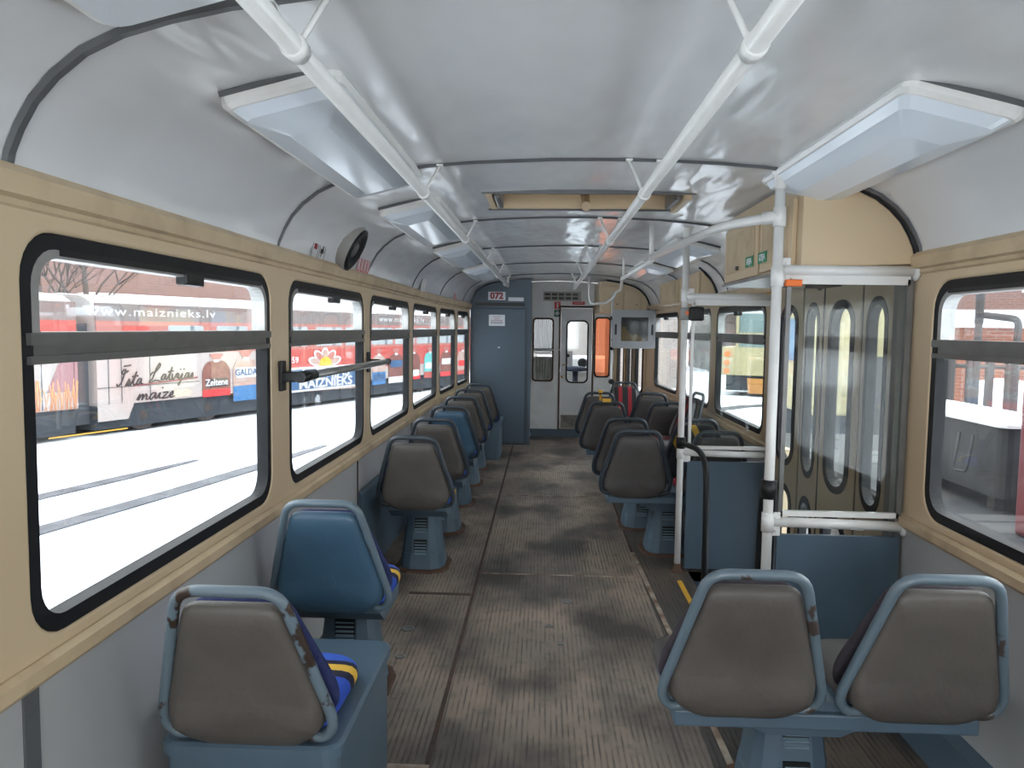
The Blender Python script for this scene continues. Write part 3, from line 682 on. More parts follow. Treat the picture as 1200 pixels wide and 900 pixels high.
# door jambs
b = MB(); b.box((1.30, DY0-.01, -.3), (1.37, DY0+.035, 1.66)); b.box((1.30, DY1-.02, -.3), (1.37, DY1+.02, 1.66)); b.build('door_jamb', alud, wr)
b = MB(); b.box((1.32, DY0, 1.655), (1.40, DY1, 1.72)); b.build('door_header', cream, wr)
b = MB(); b.box((1.08, 3.0, 1.60), (1.16, 3.20, 1.645), bevel=.006); b.tube([(1.10, 3.1, 1.62), (1.25, 3.5, 1.62)], .012); tag(b.build('door_closer', rubber), 'dark door-closing mechanism under the beige box over the doors', 'door closer')
fold_door('door_3', (1.25, 9.32), (.93, 10.75), -.20, 1.66, 4, mdoor=mat('frontdoor', (.16, .14, .12), .4), upper=(.62, 1.58), lower=(-.1, .5))
b = MB(); b.box((.87, YP+.02, .0), (.895, 10.8, 1.9)); struct(b.build('wall_cab_side', cream))
b = MB(); b.box((1.235, 9.22, 0), (1.27, 9.30, 1.66)); b.build('door_jamb', cream, wr)

# ------------------------------------------------------------------ seats
def back_pt(a, s_, d, lean=.30):
    # s_ runs up the backrest, d forward (+) / rear (-)
    c, sn = math.cos(lean), math.sin(lean)
    return (a, -s_*sn+d*c, .44+s_*c+d*sn)
TUBE = [(-.13, -.015), (-.203, -.005), (-.212, .07), (-.118, .405), (.118, .405), (.212, .07), (.203, -.005), (.13, -.015)]
OPEN = [(-.135, -.012), (-.185, -.018), (-.212, .03), (-.118, .405), (.118, .405), (.212, .03), (.185, -.018), (.135, -.012)]
SHELL = smooth_poly([(-.115, -.045), (-.185, .01), (-.195, .075), (-.112, .365), (.112, .365), (.195, .075), (.185, .01), (.115, -.045)], .035)
UPH = smooth_poly([(-.16, .0), (-.208, .03), (-.212, .09), (-.112, .345), (.112, .345), (.212, .09), (.208, .03), (.16, .0)], .04)
PAN = smooth_poly([(-.18, .02), (-.19, .33), (-.12, .38), (.12, .38), (.19, .33), (.18, .02)], .06)
def seat_parts(root, ox, shell, frame, uph, pan, lift=0):
    T = lambda p: (p[0]+ox, p[1], p[2]+lift)
    b = MB()
    if frame in (framew, framer): b.tube([T(back_pt(a, s_, -.012)) for a, s_ in OPEN], .0135, n=10, fillet=.05)
    else: b.tube([T(back_pt(a, s_, -.012)) for a, s_ in TUBE], .013, n=10, closed=True, fillet=.05)
    b.build('backrest_frame', frame, root)
    b = MB(); b.pad(SHELL, lambda a, s_, d: T(back_pt(a, s_, d-.022*max(0, 1-abs(s_-.03)/.09)*(d < -.02))), .028, .022); b.build('backrest', shell, root)
    b = MB(); b.pad(UPH, lambda a, s_, d: T(back_pt(a, s_, .045+d+.10*max(0, .2-s_)*0)), .026, .022); b.build('backrest_upholstery', uph, root)
    b = MB(); b.pad(PAN, lambda a, y, d: T((a, y, .435+d)), .03, .035); b.build('seat_cushion', pan, root)
def louvers(b, cx, y, z0, w=.05, n=5, slope=0):
    for k in range(n):
        z = z0+k*.013; yy_ = y-slope*0
        b.box((cx-w/2, yy_-.008, z), (cx+w/2, yy_, z+.006))
def pedestal(root, cx, cyy, top=.36, single=True, lift=0):
    b = MB(); n = 12
    def ringp(z, hw, hd): return [(cx+hw*math.copysign(abs(math.cos(t))**.6, math.cos(t)), cyy+hd*math.copysign(abs(math.sin(t))**.6, math.sin(t)), z) for t in [2*PI*k/n+PI/n for k in range(n)]]
    b.loft([ringp(.012, .135, .15), ringp(.10, .122, .135), ringp(.105, .119, .132), ringp(top, .092, .10)], smooth=False)
    p = b.build('pedestal', blue, root)
    b = MB(); b.loft([ringp(0, .165, .18), ringp(.012, .16, .175), ringp(.016, .14, .155)], smooth=False); b.build('base_flange', rust, root)
    for z0 in (.11, .235):
        b = MB(); hd = .132-(z0-.105)/(top-.105)*.032
        for k in range(5):
            z = z0-.01+k*.017; h = .132-(z-.105)/(top-.105)*.032
            b.loft([[(sx_, cyy-h-.009, z+.001), (sx_, cyy-h-.009, z+.003), (sx_, cyy-h+.012, z+.011), (sx_, cyy-h+.012, z)] for sx_ in (cx-.034, cx+.034)], smooth=False)
        b.build('vent_louvers', louv, p)
        b = MB(); b.box((cx-.038, cyy-h-.004, z0-.016), (cx+.038, cyy-h+.03, z0+.075)); b.build('dark_slit_box', blackp, p)  # black box puts in the shade of the gaps behind the slats
    return p
def single_seat(shell, frame, uph, pan, base='pedestal', lift=0, name='passenger_seat'):
    root = thing(name, (0, 0, 0), 'x', 'seat')
    seat_parts(root, 0, shell, frame, uph, pan, lift)
    if base == 'pedestal':
        b = MB(); b.loft([[(x, y, z) for x, y in ((-.165, .03), (.165, .03), (.165, .38), (-.165, .38))] for z in (.415+lift, .385+lift)]+[[(x, y, .335+lift) for x, y in ((-.165, .10), (.165, .10), (.165, .36), (-.165, .36))]], smooth=False); b.build('seat_bracket', blue, root)
        pedestal(root, 0, .27, .34+lift)
    else:
        b = MB(); b.loft([[(p[0], p[1], z) for p in rrect(-.215, .215, -.02, .60, .035, 3)] for z in (0, .375)], smooth=False); b.build('base_box', blue, root)
        b = MB(); b.loft([[(p[0], p[1], z) for p in rrect(-.225, .225, -.03, .61, .045, 4)] for z in (.372, .398)]+[[(p[0], p[1], .405) for p in rrect(-.215, .215, -.02, .60, .04, 4)]], smooth=False); b.build('box_lid', blue, root)
    return root
def double_seat(shell, frame, uph, pan, uph2=None, shell2=None, pedx=0, sep=.235):
    root = thing('double_seat', (0, 0, 0), 'x', 'seat')
    seat_parts(root, -sep, shell, frame, uph, pan); seat_parts(root, sep, shell2 or shell, frame, uph2 or uph, pan)
    b = MB(); b.box((-.40, .0, .36), (.40, .34, .405), bevel=.006); b.box((-.13, .02, .395), (.13, .34, .43))
    b.build('cross_beam', blue, root)
    b = MB(); b.loft([[(pedx+s_*w, y, z) for s_, y in ((-1, .10), (1, .10), (1, .32), (-1, .32))] for z, w in ((.365, .26), (.29, .10))], smooth=False); b.build('gusset', blue, root)
    pedestal(root, pedx, .27, .32)
    return root
G1 = 'single seats along the left windows'
def put(o, x, y, label, cat='seat', group=None, rz=0):
    o.location = (x, y, 0); o.rotation_euler = (0, 0, rz); tag(o, label, cat, group); return o
s1 = put(single_seat(shellg, framer, navy, bluef, 'box'), -.70, 1.745, 'grey-backed single seat on a blue box at the lower left, rust-worn top tube', group=G1)
s2 = put(single_seat(shellb, framew, navy, bluef), -.74, 2.59, 'blue-backed single seat on a vented pedestal, directly beyond the nearest grey one', group=G1)
s3 = single_seat(shellg, framed, navy, bluef)
put(s3, -.70, 4.12, 'third seat on the left, grey back, its whole pedestal and louvers in view', group=G1)
put(copy_tree(s3), -.70, 4.92, 'grey-backed left seat fourth from the front of the photo, before the small blue one', group=G1)
s5 = single_seat(shellb, framed, navy, bluef)
put(s5, -.70, 5.72, 'farther blue-backed seat among the grey ones in the left row', group=G1)
put(copy_tree(s3), -.70, 6.50, 'grey-backed left seat just beyond the farther blue one', group=G1)
put(copy_tree(s3), -.705, 7.28, 'second-last grey seat of the left row, before the cabinet', group=G1)
s8 = single_seat(shellg, framed, navy, bluef, 'box')
put(s8, -.68, 8.0, 'last left seat, on a blue box in front of the blue cabinet', group=G1)
G2 = 'double seats on the right'
d0 = double_seat(shellg, framew, mat('dark_plush', (.045, .038, .048), .9, dirt=.4, dscale=30), shelld, pedx=-.02, sep=.232)
put(d0, .765, 1.96, 'big grey-backed double seat on one pedestal at the lower right', group=G2)
da = double_seat(shelld, framed, navy, redst)
put(da, .80, 4.55, 'dark double seat directly behind the blue panel and white pole', group=G2)
db = double_seat(shelld, framed, navy, redst, uph2=yelf, shell2=yelf, pedx=-.08)
put(db, .795, 5.15, 'dark double seat whose window seat is covered in yellow-patched fabric', group=G2)
dc = double_seat(shelld, framed, navy, redst, sep=.245)
put(dc, .77, 6.30, 'dark double seat second from the cab, yellow tape on its aisle tube', group=G2)
de = copy_tree(dc); put(de, .77, 7.18, 'dark double seat farthest forward on the right, torn yellow tape on its tube', group=G2)
b = MB(); b.box((-.285, -.155, .825), (-.215, -.115, .853), bevel=.004); b.build('yellow_tape', yellow).parent = dc
b = MB(); b.box((-.255, -.155, .825), (-.215, -.115, .853), bevel=.004); b.box((-.245, -.125, .74), (-.222, -.105, .84)); b.build('yellow_tape', yellow).parent = de
sg = single_seat(shelld, framed, redst, redst); put(sg, .91, 8.36, 'seat facing the camera with red and black striped upholstery below the screen', rz=PI)
ss = single_seat(shelld, framed, redst, redst, lift=.10); put(ss, 1.10, 5.95, 'sideways seat with red-striped cover leaning against the right window', rz=PI/2+.12)

# ------------------------------------------------------------------ poles, partitions and right side rails
def pole(x, y, ztop, label, base=True):
    o = thing('grab_pole', (x, y, 0), label, 'pole')
    b = MB(); b.tube([(x, y, .004), (x, y, ztop-.03)], .0185, n=14); b.build('tube', white, o)
    b = MB(); b.lathe([(.04, 0), (.038, .006), (.024, .012), (.022, .05)], (x, y, 0), n=16); b.build('foot_flange', rust, o)
    b = MB(); b.lathe([(.022, ztop-.07), (.024, ztop-.02), (.034, ztop-.012), (.034, ztop-.004)], (x, y, 0), n=16); b.build('top_flange', white, o)
    for z in (1.62, .71):
        b = MB(); b.tube([(x, y, z-.035), (x, y, z+.035)], .023, n=14); b.build('sleeve', white, o)
    return o
pB = pole(.845, 2.80, profz(.67), 'nearer white vertical pole before the folding doors')
pA = pole(.805, 4.38, profz(.63), 'farther white vertical pole with a black box on it')
pG = thing('grab_pole', (.78, 8.75, 0), 'thin white pole in front of the cab beside the hanging screen', 'pole')
b = MB(); b.tube([(.78, 8.75, 0), (.78, 8.75, 1.84)], .015, n=10); b.build('tube', white, pG)
for z in (1.20, 1.55, .82):
    b = MB(); b.tube([(.78, 8.75, z-.02), (.78, 8.75, z+.02)], .026, n=10); b.build('clamp', blackp, pG)
b = MB(); b.tube([(.78, 8.75, .82), (.78, 8.62, .82)], .03, n=12); b.build('knob', blackp, pG)
b = MB(); b.box((.822, 4.31, 1.475), (.905, 4.375, 1.555), bevel=.012); o = thing('ticket_validator', (.86, 4.34, 1.5), 'small black box with a red lamp clamped to the farther white pole', 'device'); b.build('case', blackp, o)
b = MB(); b.lathe([(.012, 0), (.012, -.008)], (.815, 4.352, 1.52), n=10, axis='y'); b.build('red_lamp', orangel, o)
b = MB(); b.box((.775, 4.35, 1.48), (.825, 4.36, 1.55), bevel=.003); b.build('bracket', alud, o)
b = MB(); b.box((1.02, 4.36, 1.60), (1.08, 4.366, 1.63)); 

def partition(name, y, x0, zt, label):
    o = thing('glazed_partition', ((x0+1.35)/2, y, .03), label, 'partition')
    b = MB(); b.box((x0+.04, y-.01, .02), (1.335, y+.01, .66)); b.build('lower_panel', bluec if y > 4 else blue, o)
    b = MB(); b.tube([(x0, y-.008, .71), (1.34, y-.008, .70)], .019, n=12); b.box((x0+.05, y-.006, .73), (1.33, y+.012, .75)); b.build('middle_rail', white, o)
    b = MB(); b.tube([(x0, y-.008, zt), (1.34, y-.008, zt)], .019, n=12); b.box((x0+.05, y-.006, zt-.05), (1.33, y+.012, zt-.018)); b.build('top_rail', white, o)
    b = MB(); b.box((x0+.055, y+.0, .745), (1.325, y+.005, zt-.045)); b.build('glass_pane', glp, o)
    b = MB(); b.box((x0+.042, y-.006, .02), (x0+.058, y+.012, zt-.03)); b.box((1.32, y-.006, .02), (1.338, y+.012, zt-.03)); b.build('edge_channel', alud if y < 4 else white, o)
    for z in (zt, .70):
        b = MB(); b.lathe([(.035, 0), (.035, -.008), (.02, -.014)], (1.348, y-.008, z), n=14, axis='x'); b.build('wall_flange', white, o)
        b = MB(); b.box((x0+.012, y-.014, z-.045), (x0+.05, y-.002, z+.045), bevel=.004); b.lathe([(.006, -.02), (.006, -.014)], (x0+.035, y, z+.025), n=6, axis='y'); b.lathe([(.006, -.02), (.006, -.014)], (x0+.035, y, z-.025), n=6, axis='y'); b.build('fixing_plate', white, o)
    return o
partition('b', 2.82, .845, 1.645, 'nearer glass screen over a blue panel, beside the folding doors')
partition('a', 4.385, .805, 1.615, 'farther glass screen over a blue panel, beyond the folding doors')
b = MB(); b.box((.875, 2.79, 1.585), (.935, 2.812, 1.61), bevel=.004); tag(b.build('warning_lamp', orangel), 'small orange lamp under the white top rail by the nearer pole', 'lamp')
# black curved grab bar at the doorway
o = thing('grab_bar', (.86, 4.2, 0), 'black curved grab bar bent down to the door step beside the farther pole', 'grab bar')
b = MB(); b.tube([(.805, 4.36, .765), (.87, 4.18, .765), (.88, 4.02, .70), (.88, 4.0, .45), (.88, 3.98, -.28)], .0165, n=12, fillet=.12); b.build('bar', blackp, o)
b = MB(); b.tube([(.805, 4.38, .735), (.805, 4.38, .80)], .027, n=12); b.build('clamp', blackp, o)
o = thing('grab_bar', (.85, 2.8, .8), 'short black clamp and grab bar stub on the nearer white pole', 'grab bar')
b = MB(); b.tube([(.845, 2.80, .80), (.845, 2.80, .87)], .028, n=12); b.build('clamp', blackp, o)
b = MB(); b.tube([(.845, 2.83, .845), (.885, 2.95, .84), (.90, 3.05, .76), (.90, 3.08, .50), (.90, 3.1, -.28)], .0165, n=12, fillet=.10); b.build('bar', blackp, o)
# long curved overhead rail from pole B forwards
o = thing('overhead_rail', (.66, 3.8, 1.84), 'white overhead rail curving forward from the nearer pole', 'handrail')
b = MB(); b.tube([(.845, 2.80, 1.835), (.80, 2.86, 1.835), (.70, 3.05, 1.835), (.60, 4.35, 1.835)], .019, n=12, fillet=.10); b.build('rail', white, o)
b = MB(); b.tube([(.80, 2.84, 1.835), (.845, 2.80, 1.835)], .024, n=12); b.tube([(.845, 2.8, 1.80), (.845, 2.8, 1.87)], .0235, n=12); b.build('rail_clamp', white, o)
b = MB(); b.tube([(.60, 4.33, 1.84), (.60, 4.345, profz(.43)-.003)], .014, n=8); b.build('hanger', white, o)
o = thing('overhead_rail', (.63, 6.5, 1.84), 'thin white overhead rail running on towards the hanging screen', 'handrail')
b = MB(); b.tube([(.645, 4.6, 1.84), (.635, 6.3, 1.84), (.80, 8.0, 1.84), (.80, 8.62, 1.84), (.80, 8.72, 1.80), (.70, 8.75, 1.72), (.53, 8.75, 1.71), (.51, 8.75, 1.80), (.51, 8.75, profz(.34)-.01)], .0145, n=10, fillet=.05); b.build('rail', white, o)
for y, x in ((4.7, .645), (6.2, .635), (8.0, .80)):
    b = MB(); b.tube([(x, y, 1.84), (x, y, profz(x-CX)-.003)], .009, n=8); b.build('hanger', white, o)
# grab bar across the second left window
o = thing('window_guard_bar', (-.95, 3.5, 1.22), 'aluminium bar across the second left window on black brackets', 'bar')
b = MB(); b.tube([(-.915, 2.93, 1.225), (-.915, 4.36, 1.215)], .0165, n=12); b.build('bar', mat('bar_grey', (.30, .30, .28), .3, metal=.5), o)
b = MB(); b.tube([(-.915, 2.78, 1.225), (-.915, 2.95, 1.225)], .022, n=12); b.box((-.998, 2.79, 1.205), (-.905, 2.83, 1.245), bevel=.006); b.box((-1.0, 2.785, 1.17), (-.985, 2.835, 1.285), bevel=.004); b.build('bracket', blackp, o)
b = MB(); b.tube([(-.915, 4.35, 1.215), (-.915, 4.37, 1.215)], .02, n=12); b.build('end_cap', blackp, o)
b = MB(); b.box((-.998, 4.20, 1.20), (-.925, 4.235, 1.235), bevel=.006); b.box((-1.0, 4.195, 1.16), (-.985, 4.24, 1.275), bevel=.004); b.build('bracket', blackp, o)

# ------------------------------------------------------------------ hanging screen
o = thing('hanging_screen', (1.0, 8.5, 1.43), 'grey-framed passenger information screen hanging before the front door', 'screen')
SY = 8.56
b = MB(); b.box((.775, SY-.0, 1.215), (1.245, SY+.14, 1.635), bevel=.02); b.build('case', mat('screen_case', (.2, .21, .22), .4), o)
b = MB(); b.ring(rrect(.768, 1.252, 1.208, 1.642, .02), rrect(.865, 1.17, 1.29, 1.56, .008), lambda p, k: (p[0], SY-.012+.014*k, p[1])); b.build('bezel', mat('screen_bezel', (.27, .28, .29), .35), o)
b = MB(); b.box((.86, SY-.004, 1.285), (1.175, SY-.001, 1.565)); b.build('display', mat('dark_display', (.02, .021, .022), .08, dirt=.8, dscale=5, dcol=(.12, .08, .03), thresh=(.52, .54)), o)
for x in (.805, 1.215):
    b = MB(); b.prism(rrect(x-.012, x+.012, 1.36, 1.48, .01), lambda p, k: (p[0], SY-.0145+.003*k, p[1])); b.build('grip_slot', blackp, o)
b = MB(); b.tube([(.78, 8.75, 1.55), (.80, SY+.1, 1.55)], .014); b.tube([(.78, 8.75, 1.30), (.80, SY+.1, 1.30)], .014); b.tube([(1.18, SY+.07, 1.63), (1.18, SY+.07, 1.66)], .015); b.build('mounting_arm', alud, o)

# ------------------------------------------------------------------ loudspeaker and stickers on the left ceiling curve
def cove_frame(y, u_ang, x, z):
    """local frame on the left curve: x axis along +Y... normal points into the saloon"""
    n = Vector((math.cos(u_ang), 0, -math.sin(u_ang))); t = Vector((0, 1, 0)); v = n.cross(t)
    if v.z < 0: v = -v
    return frame3((x, y, z), t, v, n)
o = thing('loudspeaker', (-.93, 3.6, 1.80), 'round black loudspeaker in a grey ring on the left ceiling curve', 'loudspeaker')
Mx = cove_frame(3.62, math.radians(28), -.945, 1.80)
def lathe_M(prof_, M, n=28):
    b = MB(); b.lathe(prof_, n=n); bmesh.ops.transform(b.bm, matrix=M, verts=b.bm.verts); return b
lathe_M([(.125, -.06), (.115, .02), (.108, .035), (.095, .035), (.095, .0)], Mx).build('housing_ring', mat('ring_grey', (.28, .27, .25), .5), o)
lathe_M([(.108, .03), (.108, .040), (.085, .046), (.06, .030), (.045, .028)], Mx).build('grille', rubber, o)
lathe_M([(.042, .028), (.03, .036), (.005, .040)], Mx, 20).build('cone', alud, o)
def sticker(y, z, x, w, h_, label, build):
    M = cove_frame(y, math.radians(12), x, z); o = thing('sticker', (x, y, z), label, 'sticker')
    b = MB(); b.box((-w/2, -h_/2, 0), (w/2, h_/2, .0015)); bmesh.ops.transform(b.bm, matrix=M, verts=b.bm.verts); b.build('backing', mat('clear_film', (.5, .5, .5), .5), o)
    build(M, o); return o
def bx_on(M, o, name, m, rects, d=.0022):
    b = MB()
    for x0, x1, y0, y1 in rects: b.box((x0, y0, .001), (x1, y1, d))
    bmesh.ops.transform(b.bm, matrix=M, verts=b.bm.verts); b.build(name, m, o)
def st1(M, o):
    for cx_ in (-.055, .045):
        b = MB(); b.ring(rrect(cx_-.04, cx_+.04, -.06, .05, .005, 2), rrect(cx_-.037, cx_+.037, -.057, .047, .004, 2), lambda p, k: M @ Vector((p[0], p[1], .001+.0012*k))); b.build('outline', blackp, o)
    bx_on(M, o, 'symbol', ink, [(-.075, -.035, -.02, .015), (-.065, -.045, .015, .03)]); bx_on(M, o, 'symbol', blackp, [(.02, .06, -.03, -.01), (.045, .06, -.01, .03), (.03, .038, -.045, -.03)])
sticker(3.25, 1.765, -.978, .20, .12, 'black and red pictogram sticker left of the loudspeaker', st1)
def st2(M, o):
    for k in range(4):
        cx_ = -.10+.065*k; b = MB(); b.ring(rrect(cx_-.026, cx_+.026, -.05, .05, .024, 4), rrect(cx_-.018, cx_+.018, -.042, .042, .017, 4), lambda p, k_: M @ Vector((p[0], p[1], .001+.0015*k_))); b.build('red_loop', redp, o)
sticker(4.05, 1.755, -.978, .27, .12, 'sticker with a row of red loops right of the loudspeaker', st2)
sticker(7.9, 1.74, -.94, .27, .12, 'sticker of red loops on the ceiling curve near the blue cabinet', st2)
def st3(M, o): bx_on(M, o, 'notice_sheet', mat('old_paper', (.6, .58, .56), .7, dirt=.6, dscale=20, dcol=(.3, .28, .3)), [(-.09, .07, -.08, .07)])
sticker(6.0, 1.775, -.965, .22, .18, 'faded paper notice on the left ceiling curve beyond the loudspeaker', st3)
b = MB(); b.box((1.08, 5.99, 1.62), (1.10, 6.0, 1.63)); b.bm.free()
b = MB(); b.box((1.336, 4.46, 1.625), (1.342, 4.62, 1.665)); tag(b.build('yellow_sticker', yellow), 'small yellow sticker above the window beyond the farther glass screen', 'sticker')

# ------------------------------------------------------------------ outside
GZ = -.90
b = MB(); b.box((-90, -60, GZ-.2), (90, 160, GZ)); gr = struct(b.build('ground', snow))
def band(name, pts, w, m, label, cat):
    b = MB(); P = [Vector(p) for p in pts]; rings = []
    for i, p in enumerate(P):
        d = (P[min(i+1, len(P)-1)]-P[max(i-1, 0)]).normalized(); n = Vector((-d.y, d.x, 0))*w/2*(1 if 0 < i < len(P)-1 else .4)
        rings.append([p+n, p-n, p-n+Vector((0, 0, .02)), p+n+Vector((0, 0, .02))])
    b.loft(rings, smooth=False); return tag(b.build(name, m), label, cat, 'tram rails in the snow')
railm = mat('wet_rail', (.05, .055, .065), .5, dirt=.8, dscale=4, dcol=(.12, .125, .14))
band('tram_rail', [(-7.6, 6.6, GZ), (-6.7, 9.28, GZ), (-6.25, 10.9, GZ), (-5.88, 12.4, GZ)], .26, railm, 'upper of two dark rails in the snow outside the nearest left window', 'rail')
band('tram_rail', [(-6.6, 5.0, GZ), (-5.6, 7.8, GZ), (-5.1, 9.8, GZ), (-4.65, 11.9, GZ), (-4.2, 14.2, GZ)], .30, railm, 'lower of two dark rails in the snow outside the nearest left window', 'rail')
band('tram_rail', [(2.6, 20, GZ), (4.4, 21.5, GZ), (6.2, 23.3, GZ), (8.5, 24.6, GZ), (12, 25.5, GZ)], .5, railm, 'far curved dark rail in the snow outside the right windows', 'rail')
band('tram_rail', [(2.2, 13.5, GZ), (3.6, 15, GZ), (5.2, 16.6, GZ), (7.5, 18, GZ), (10, 18.8, GZ)], .45, railm, 'nearer curved dark rail in the snow outside the right windows', 'rail')

# tram alongside, u runs along its near side, v up from the ground
TA = Vector((-9.52, 13.59, GZ)); TD = Vector((.37481, .92710, 0)); TN = Vector((.92710, -.37481, 0))   # TN faces us
def tp(u, v, d=0): return TA+TD*u+TN*d+Vector((0, 0, v))
def TM(u, v, d): return frame3(tp(u, v, d), TD, (0, 0, 1), TN)
adw = mat('advert_white', (.34, .30, .285), .6, dirt=.5, dscale=.7, dcol=(.34, .21, .18))
adr = mat('advert_red', (.36, .05, .04), .55, dirt=.4, dscale=2, dcol=(.36, .12, .09))
roofs = mat('tram_roof_snow', (.42, .40, .39), .8, dirt=.9, dscale=.8, dcol=(.16, .11, .10))
bandm = mat('tram_band_grey', (.15, .13, .125), .6, dirt=.7, dscale=1.2, dcol=(.20, .10, .08))
undm = mat('tram_underside', (.022, .028, .037), .8, dirt=.5, dscale=3, dcol=(.05, .055, .06))
winl = mat('tram_window_pale', (.33, .36, .37), .1, dirt=.2, dscale=2)
brown = mat('bread_brown', (.14, .045, .035), .6, dirt=.6, dscale=6, dcol=(.22, .09, .06))
bagb = mat('bag_blue', (.025, .12, .28), .5); bagp = mat('bag_pale', (.34, .26, .23), .6, dirt=.7, dscale=5, dcol=(.32, .15, .10))
signb = mat('sign_blue', (.022, .075, .17), .5, dirt=.3, dscale=2); adk = mat('advert_ink', (.03, .018, .018), .6); wt = mat('advert_lettering_white', (.5, .5, .5), .5)
adp = mat('advert_pink', (.32, .12, .10), .6)
def tbox(b, u0, u1, v0, v1, d0, d1): 
    b.loft([[tp(u0, v, d) for v, d in ((v0, d0), (v0, d1), (v1, d1), (v1, d0))], [tp(u1, v, d) for v, d in ((v0, d0), (v0, d1), (v1, d1), (v1, d0))]], smooth=False)
def tpoly(name, pts, d, m, parent, th=.006):
    b = MB(); b.prism(pts, lambda p, k: tp(p[0], p[1], d+th*k)); return b.build(name, m, parent)
tram = thing('tram', tp(8, 0, -1.2), 'tram covered in bread adverts standing in the snow beyond the left windows', 'tram')
U0, U1 = 1.30, 17.6
b = MB()
sec = [(.62, 0), (1.62, .0), (2.14, -.02), (2.48, -.04), (2.48, -2.45), (1.6, -2.5), (.62, -2.5)]
b.loft([[tp(u, v, d) for v, d in sec] for u in (U0, U1)], smooth=False); body = b.build('body', adw, tram)
b = MB(); rs = [(2.48, -.04), (2.60, -.06), (2.75, -.16), (2.86, -.40), (2.93, -1.25), (2.86, -2.1), (2.7, -2.35), (2.48, -2.45)]
b.loft([[tp(u, v, d) for v, d in rs] for u in (U0, U1)], smooth=False); b.build('roof', roofs, tram)
tpoly('roof_band', [(U0, 2.36), (U1, 2.36), (U1, 2.72), (U0, 2.72)], -.035, bandm, tram, .04)
tpoly('red_window_band', [(U0, 1.66), (U1, 1.66), (U1, 2.36), (U0, 2.36)], -.004, adp, tram, .012)
k = 0
for u0 in (2.0, 3.05, 4.45, 5.6, 6.75, 8.1, 9.45, 10.8, 12.15, 13.5, 14.85, 16.2):
    w = 1.0 if u0 < 8 else 1.2
    if u0 == 2.0: tpoly('window', rrect(u0-.1, u0+.55, 1.74, 2.26, .04, 2), .01, adr, tram); continue
    wpan = tpoly('window', rrect(u0, u0+w, 1.74, 2.28, .04, 2), .008, winl, tram)
    tpoly('window_post', [(u0+w*.62, 1.74), (u0+w*.72, 1.74), (u0+w*.72, 2.28), (u0+w*.62, 2.28)], .013, mat('post_dark', (.12, .14, .16), .5), wpan)
tpoly('red_body_band', [(6.6, 1.02), (U1, 1.02), (U1, 1.66), (6.6, 1.66)], .002, adr, tram)
tpoly('mouth_panel', [(6.6, .50), (10.3, .42), (10.3, .64), (6.6, .72)], .002, bagp, tram)
b = MB(); tbox(b, U0, U1, .12, .62, -2.4, -.10); b.build('underframe', undm, tram)
tpoly('lower_skirt', [(U0, .30), (2.0, .30), (2.15, .62), (U0, .62)], -.01, adw, tram, .01)
for u in (2.45, 4.25, 14.0, 15.8):
    b = MB(); b.lathe([(.33, -.12), (.34, -.10), (.34, -.02), (.30, .0), (.12, .01), (.10, .04)], n=24); bmesh.ops.transform(b.bm, matrix=TM(u, .34, -.12), verts=b.bm.verts); b.build('wheel', mat('wheel_brown', (.045, .034, .03), .8, dirt=.5), tram)
text('lettering', 'www.maiznieks.lv', .26, TM(2.75, 2.55, .012), wt, tram, sx=1.55, spacing=1.15)
text('lettering', 'www.maiznieks.lv', .26, TM(12.6, 2.55, .012), wt, tram, sx=1.3, spacing=1.15)
GL = {'I': (.62, [[(0, .15), (.1, 0), (.28, .15), (.42, .95), (.3, .98), (.15, .78), (.3, .68), (.6, .88)], [(.25, 1.15), (.68, 1.2)]]),
 's': (.30, [[(0, 0), (.17, .42), (.24, .16), (.12, 0), (.32, .04)]]), 't': (.36, [[(0, .02), (.16, .4), (.26, .85), (.17, .12), (.26, 0), (.4, .1)], [(.02, .52), (.42, .56)]]),
 'a': (.46, [[(.36, .36), (.16, .40), (.04, .12), (.18, .0), (.36, .34), (.36, .05), (.5, .08)]]),
 'L': (.80, [[(0, .35), (.12, .55), (.35, .55), (.62, .95), (.5, 1.1), (.34, .75), (.22, .12), (.0, 0), (.12, -.08), (.45, .06), (.85, -.02)]]),
 'v': (.40, [[(0, .38), (.08, .06), (.2, .02), (.36, .42), (.46, .38)]]), 'i': (.26, [[(0, .1), (.12, .40), (.12, .05), (.26, .06)], [(.16, .62), (.19, .66)]]),
 'j': (.30, [[(0, .1), (.15, .40), (.06, -.32), (-.06, -.36), (.04, -.15), (.30, .08)], [(.18, .62), (.21, .66)]]),
 'm': (.56, [[(0, .05), (.08, .40), (.07, 0), (.2, .38), (.28, .3), (.25, 0), (.4, .38), (.48, .25), (.46, .03), (.58, .06)]]),
 'z': (.34, [[(0, .36), (.30, .38), (.02, .02), (.34, .04)]]), 'e': (.36, [[(0, .1), (.25, .22), (.2, .42), (.06, .25), (.12, .02), (.36, .1)]]), ' ': (.22, [])}
def script(word, u, v, size, wx=1.0):
    b = MB(); x = 0
    for ch in word:
        wd_, st = GL[ch]
        for pl_ in st:
            b.tube([tp(u+(x+p[0]+.28*p[1])*size*wx, v+p[1]*size, .010) for p in pl_], .016, n=5, fillet=.08*size, fn=3)
        x += wd_
    b.build('lettering', adk, tram)
script('Ista', 1.72, 1.0, .36, 1.0); script('Latvijas', 2.52, 1.06, .36, 1.0); script('maize', 2.2, .66, .38, 1.3)
tpoly('underline', [(2.15, .98), (3.85, 1.06), (3.85, 1.10), (2.15, 1.0)], .012, mat('ink_maroon', (.2, .04, .05), .6), tram)
tpoly('vent_grille', rrect(3.15, 3.65, .66, .84, .03, 2), .010, mat('vent_tan', (.5, .42, .33), .7, dirt=1, dscale=30, dcol=(.2, .16, .12)), tram)
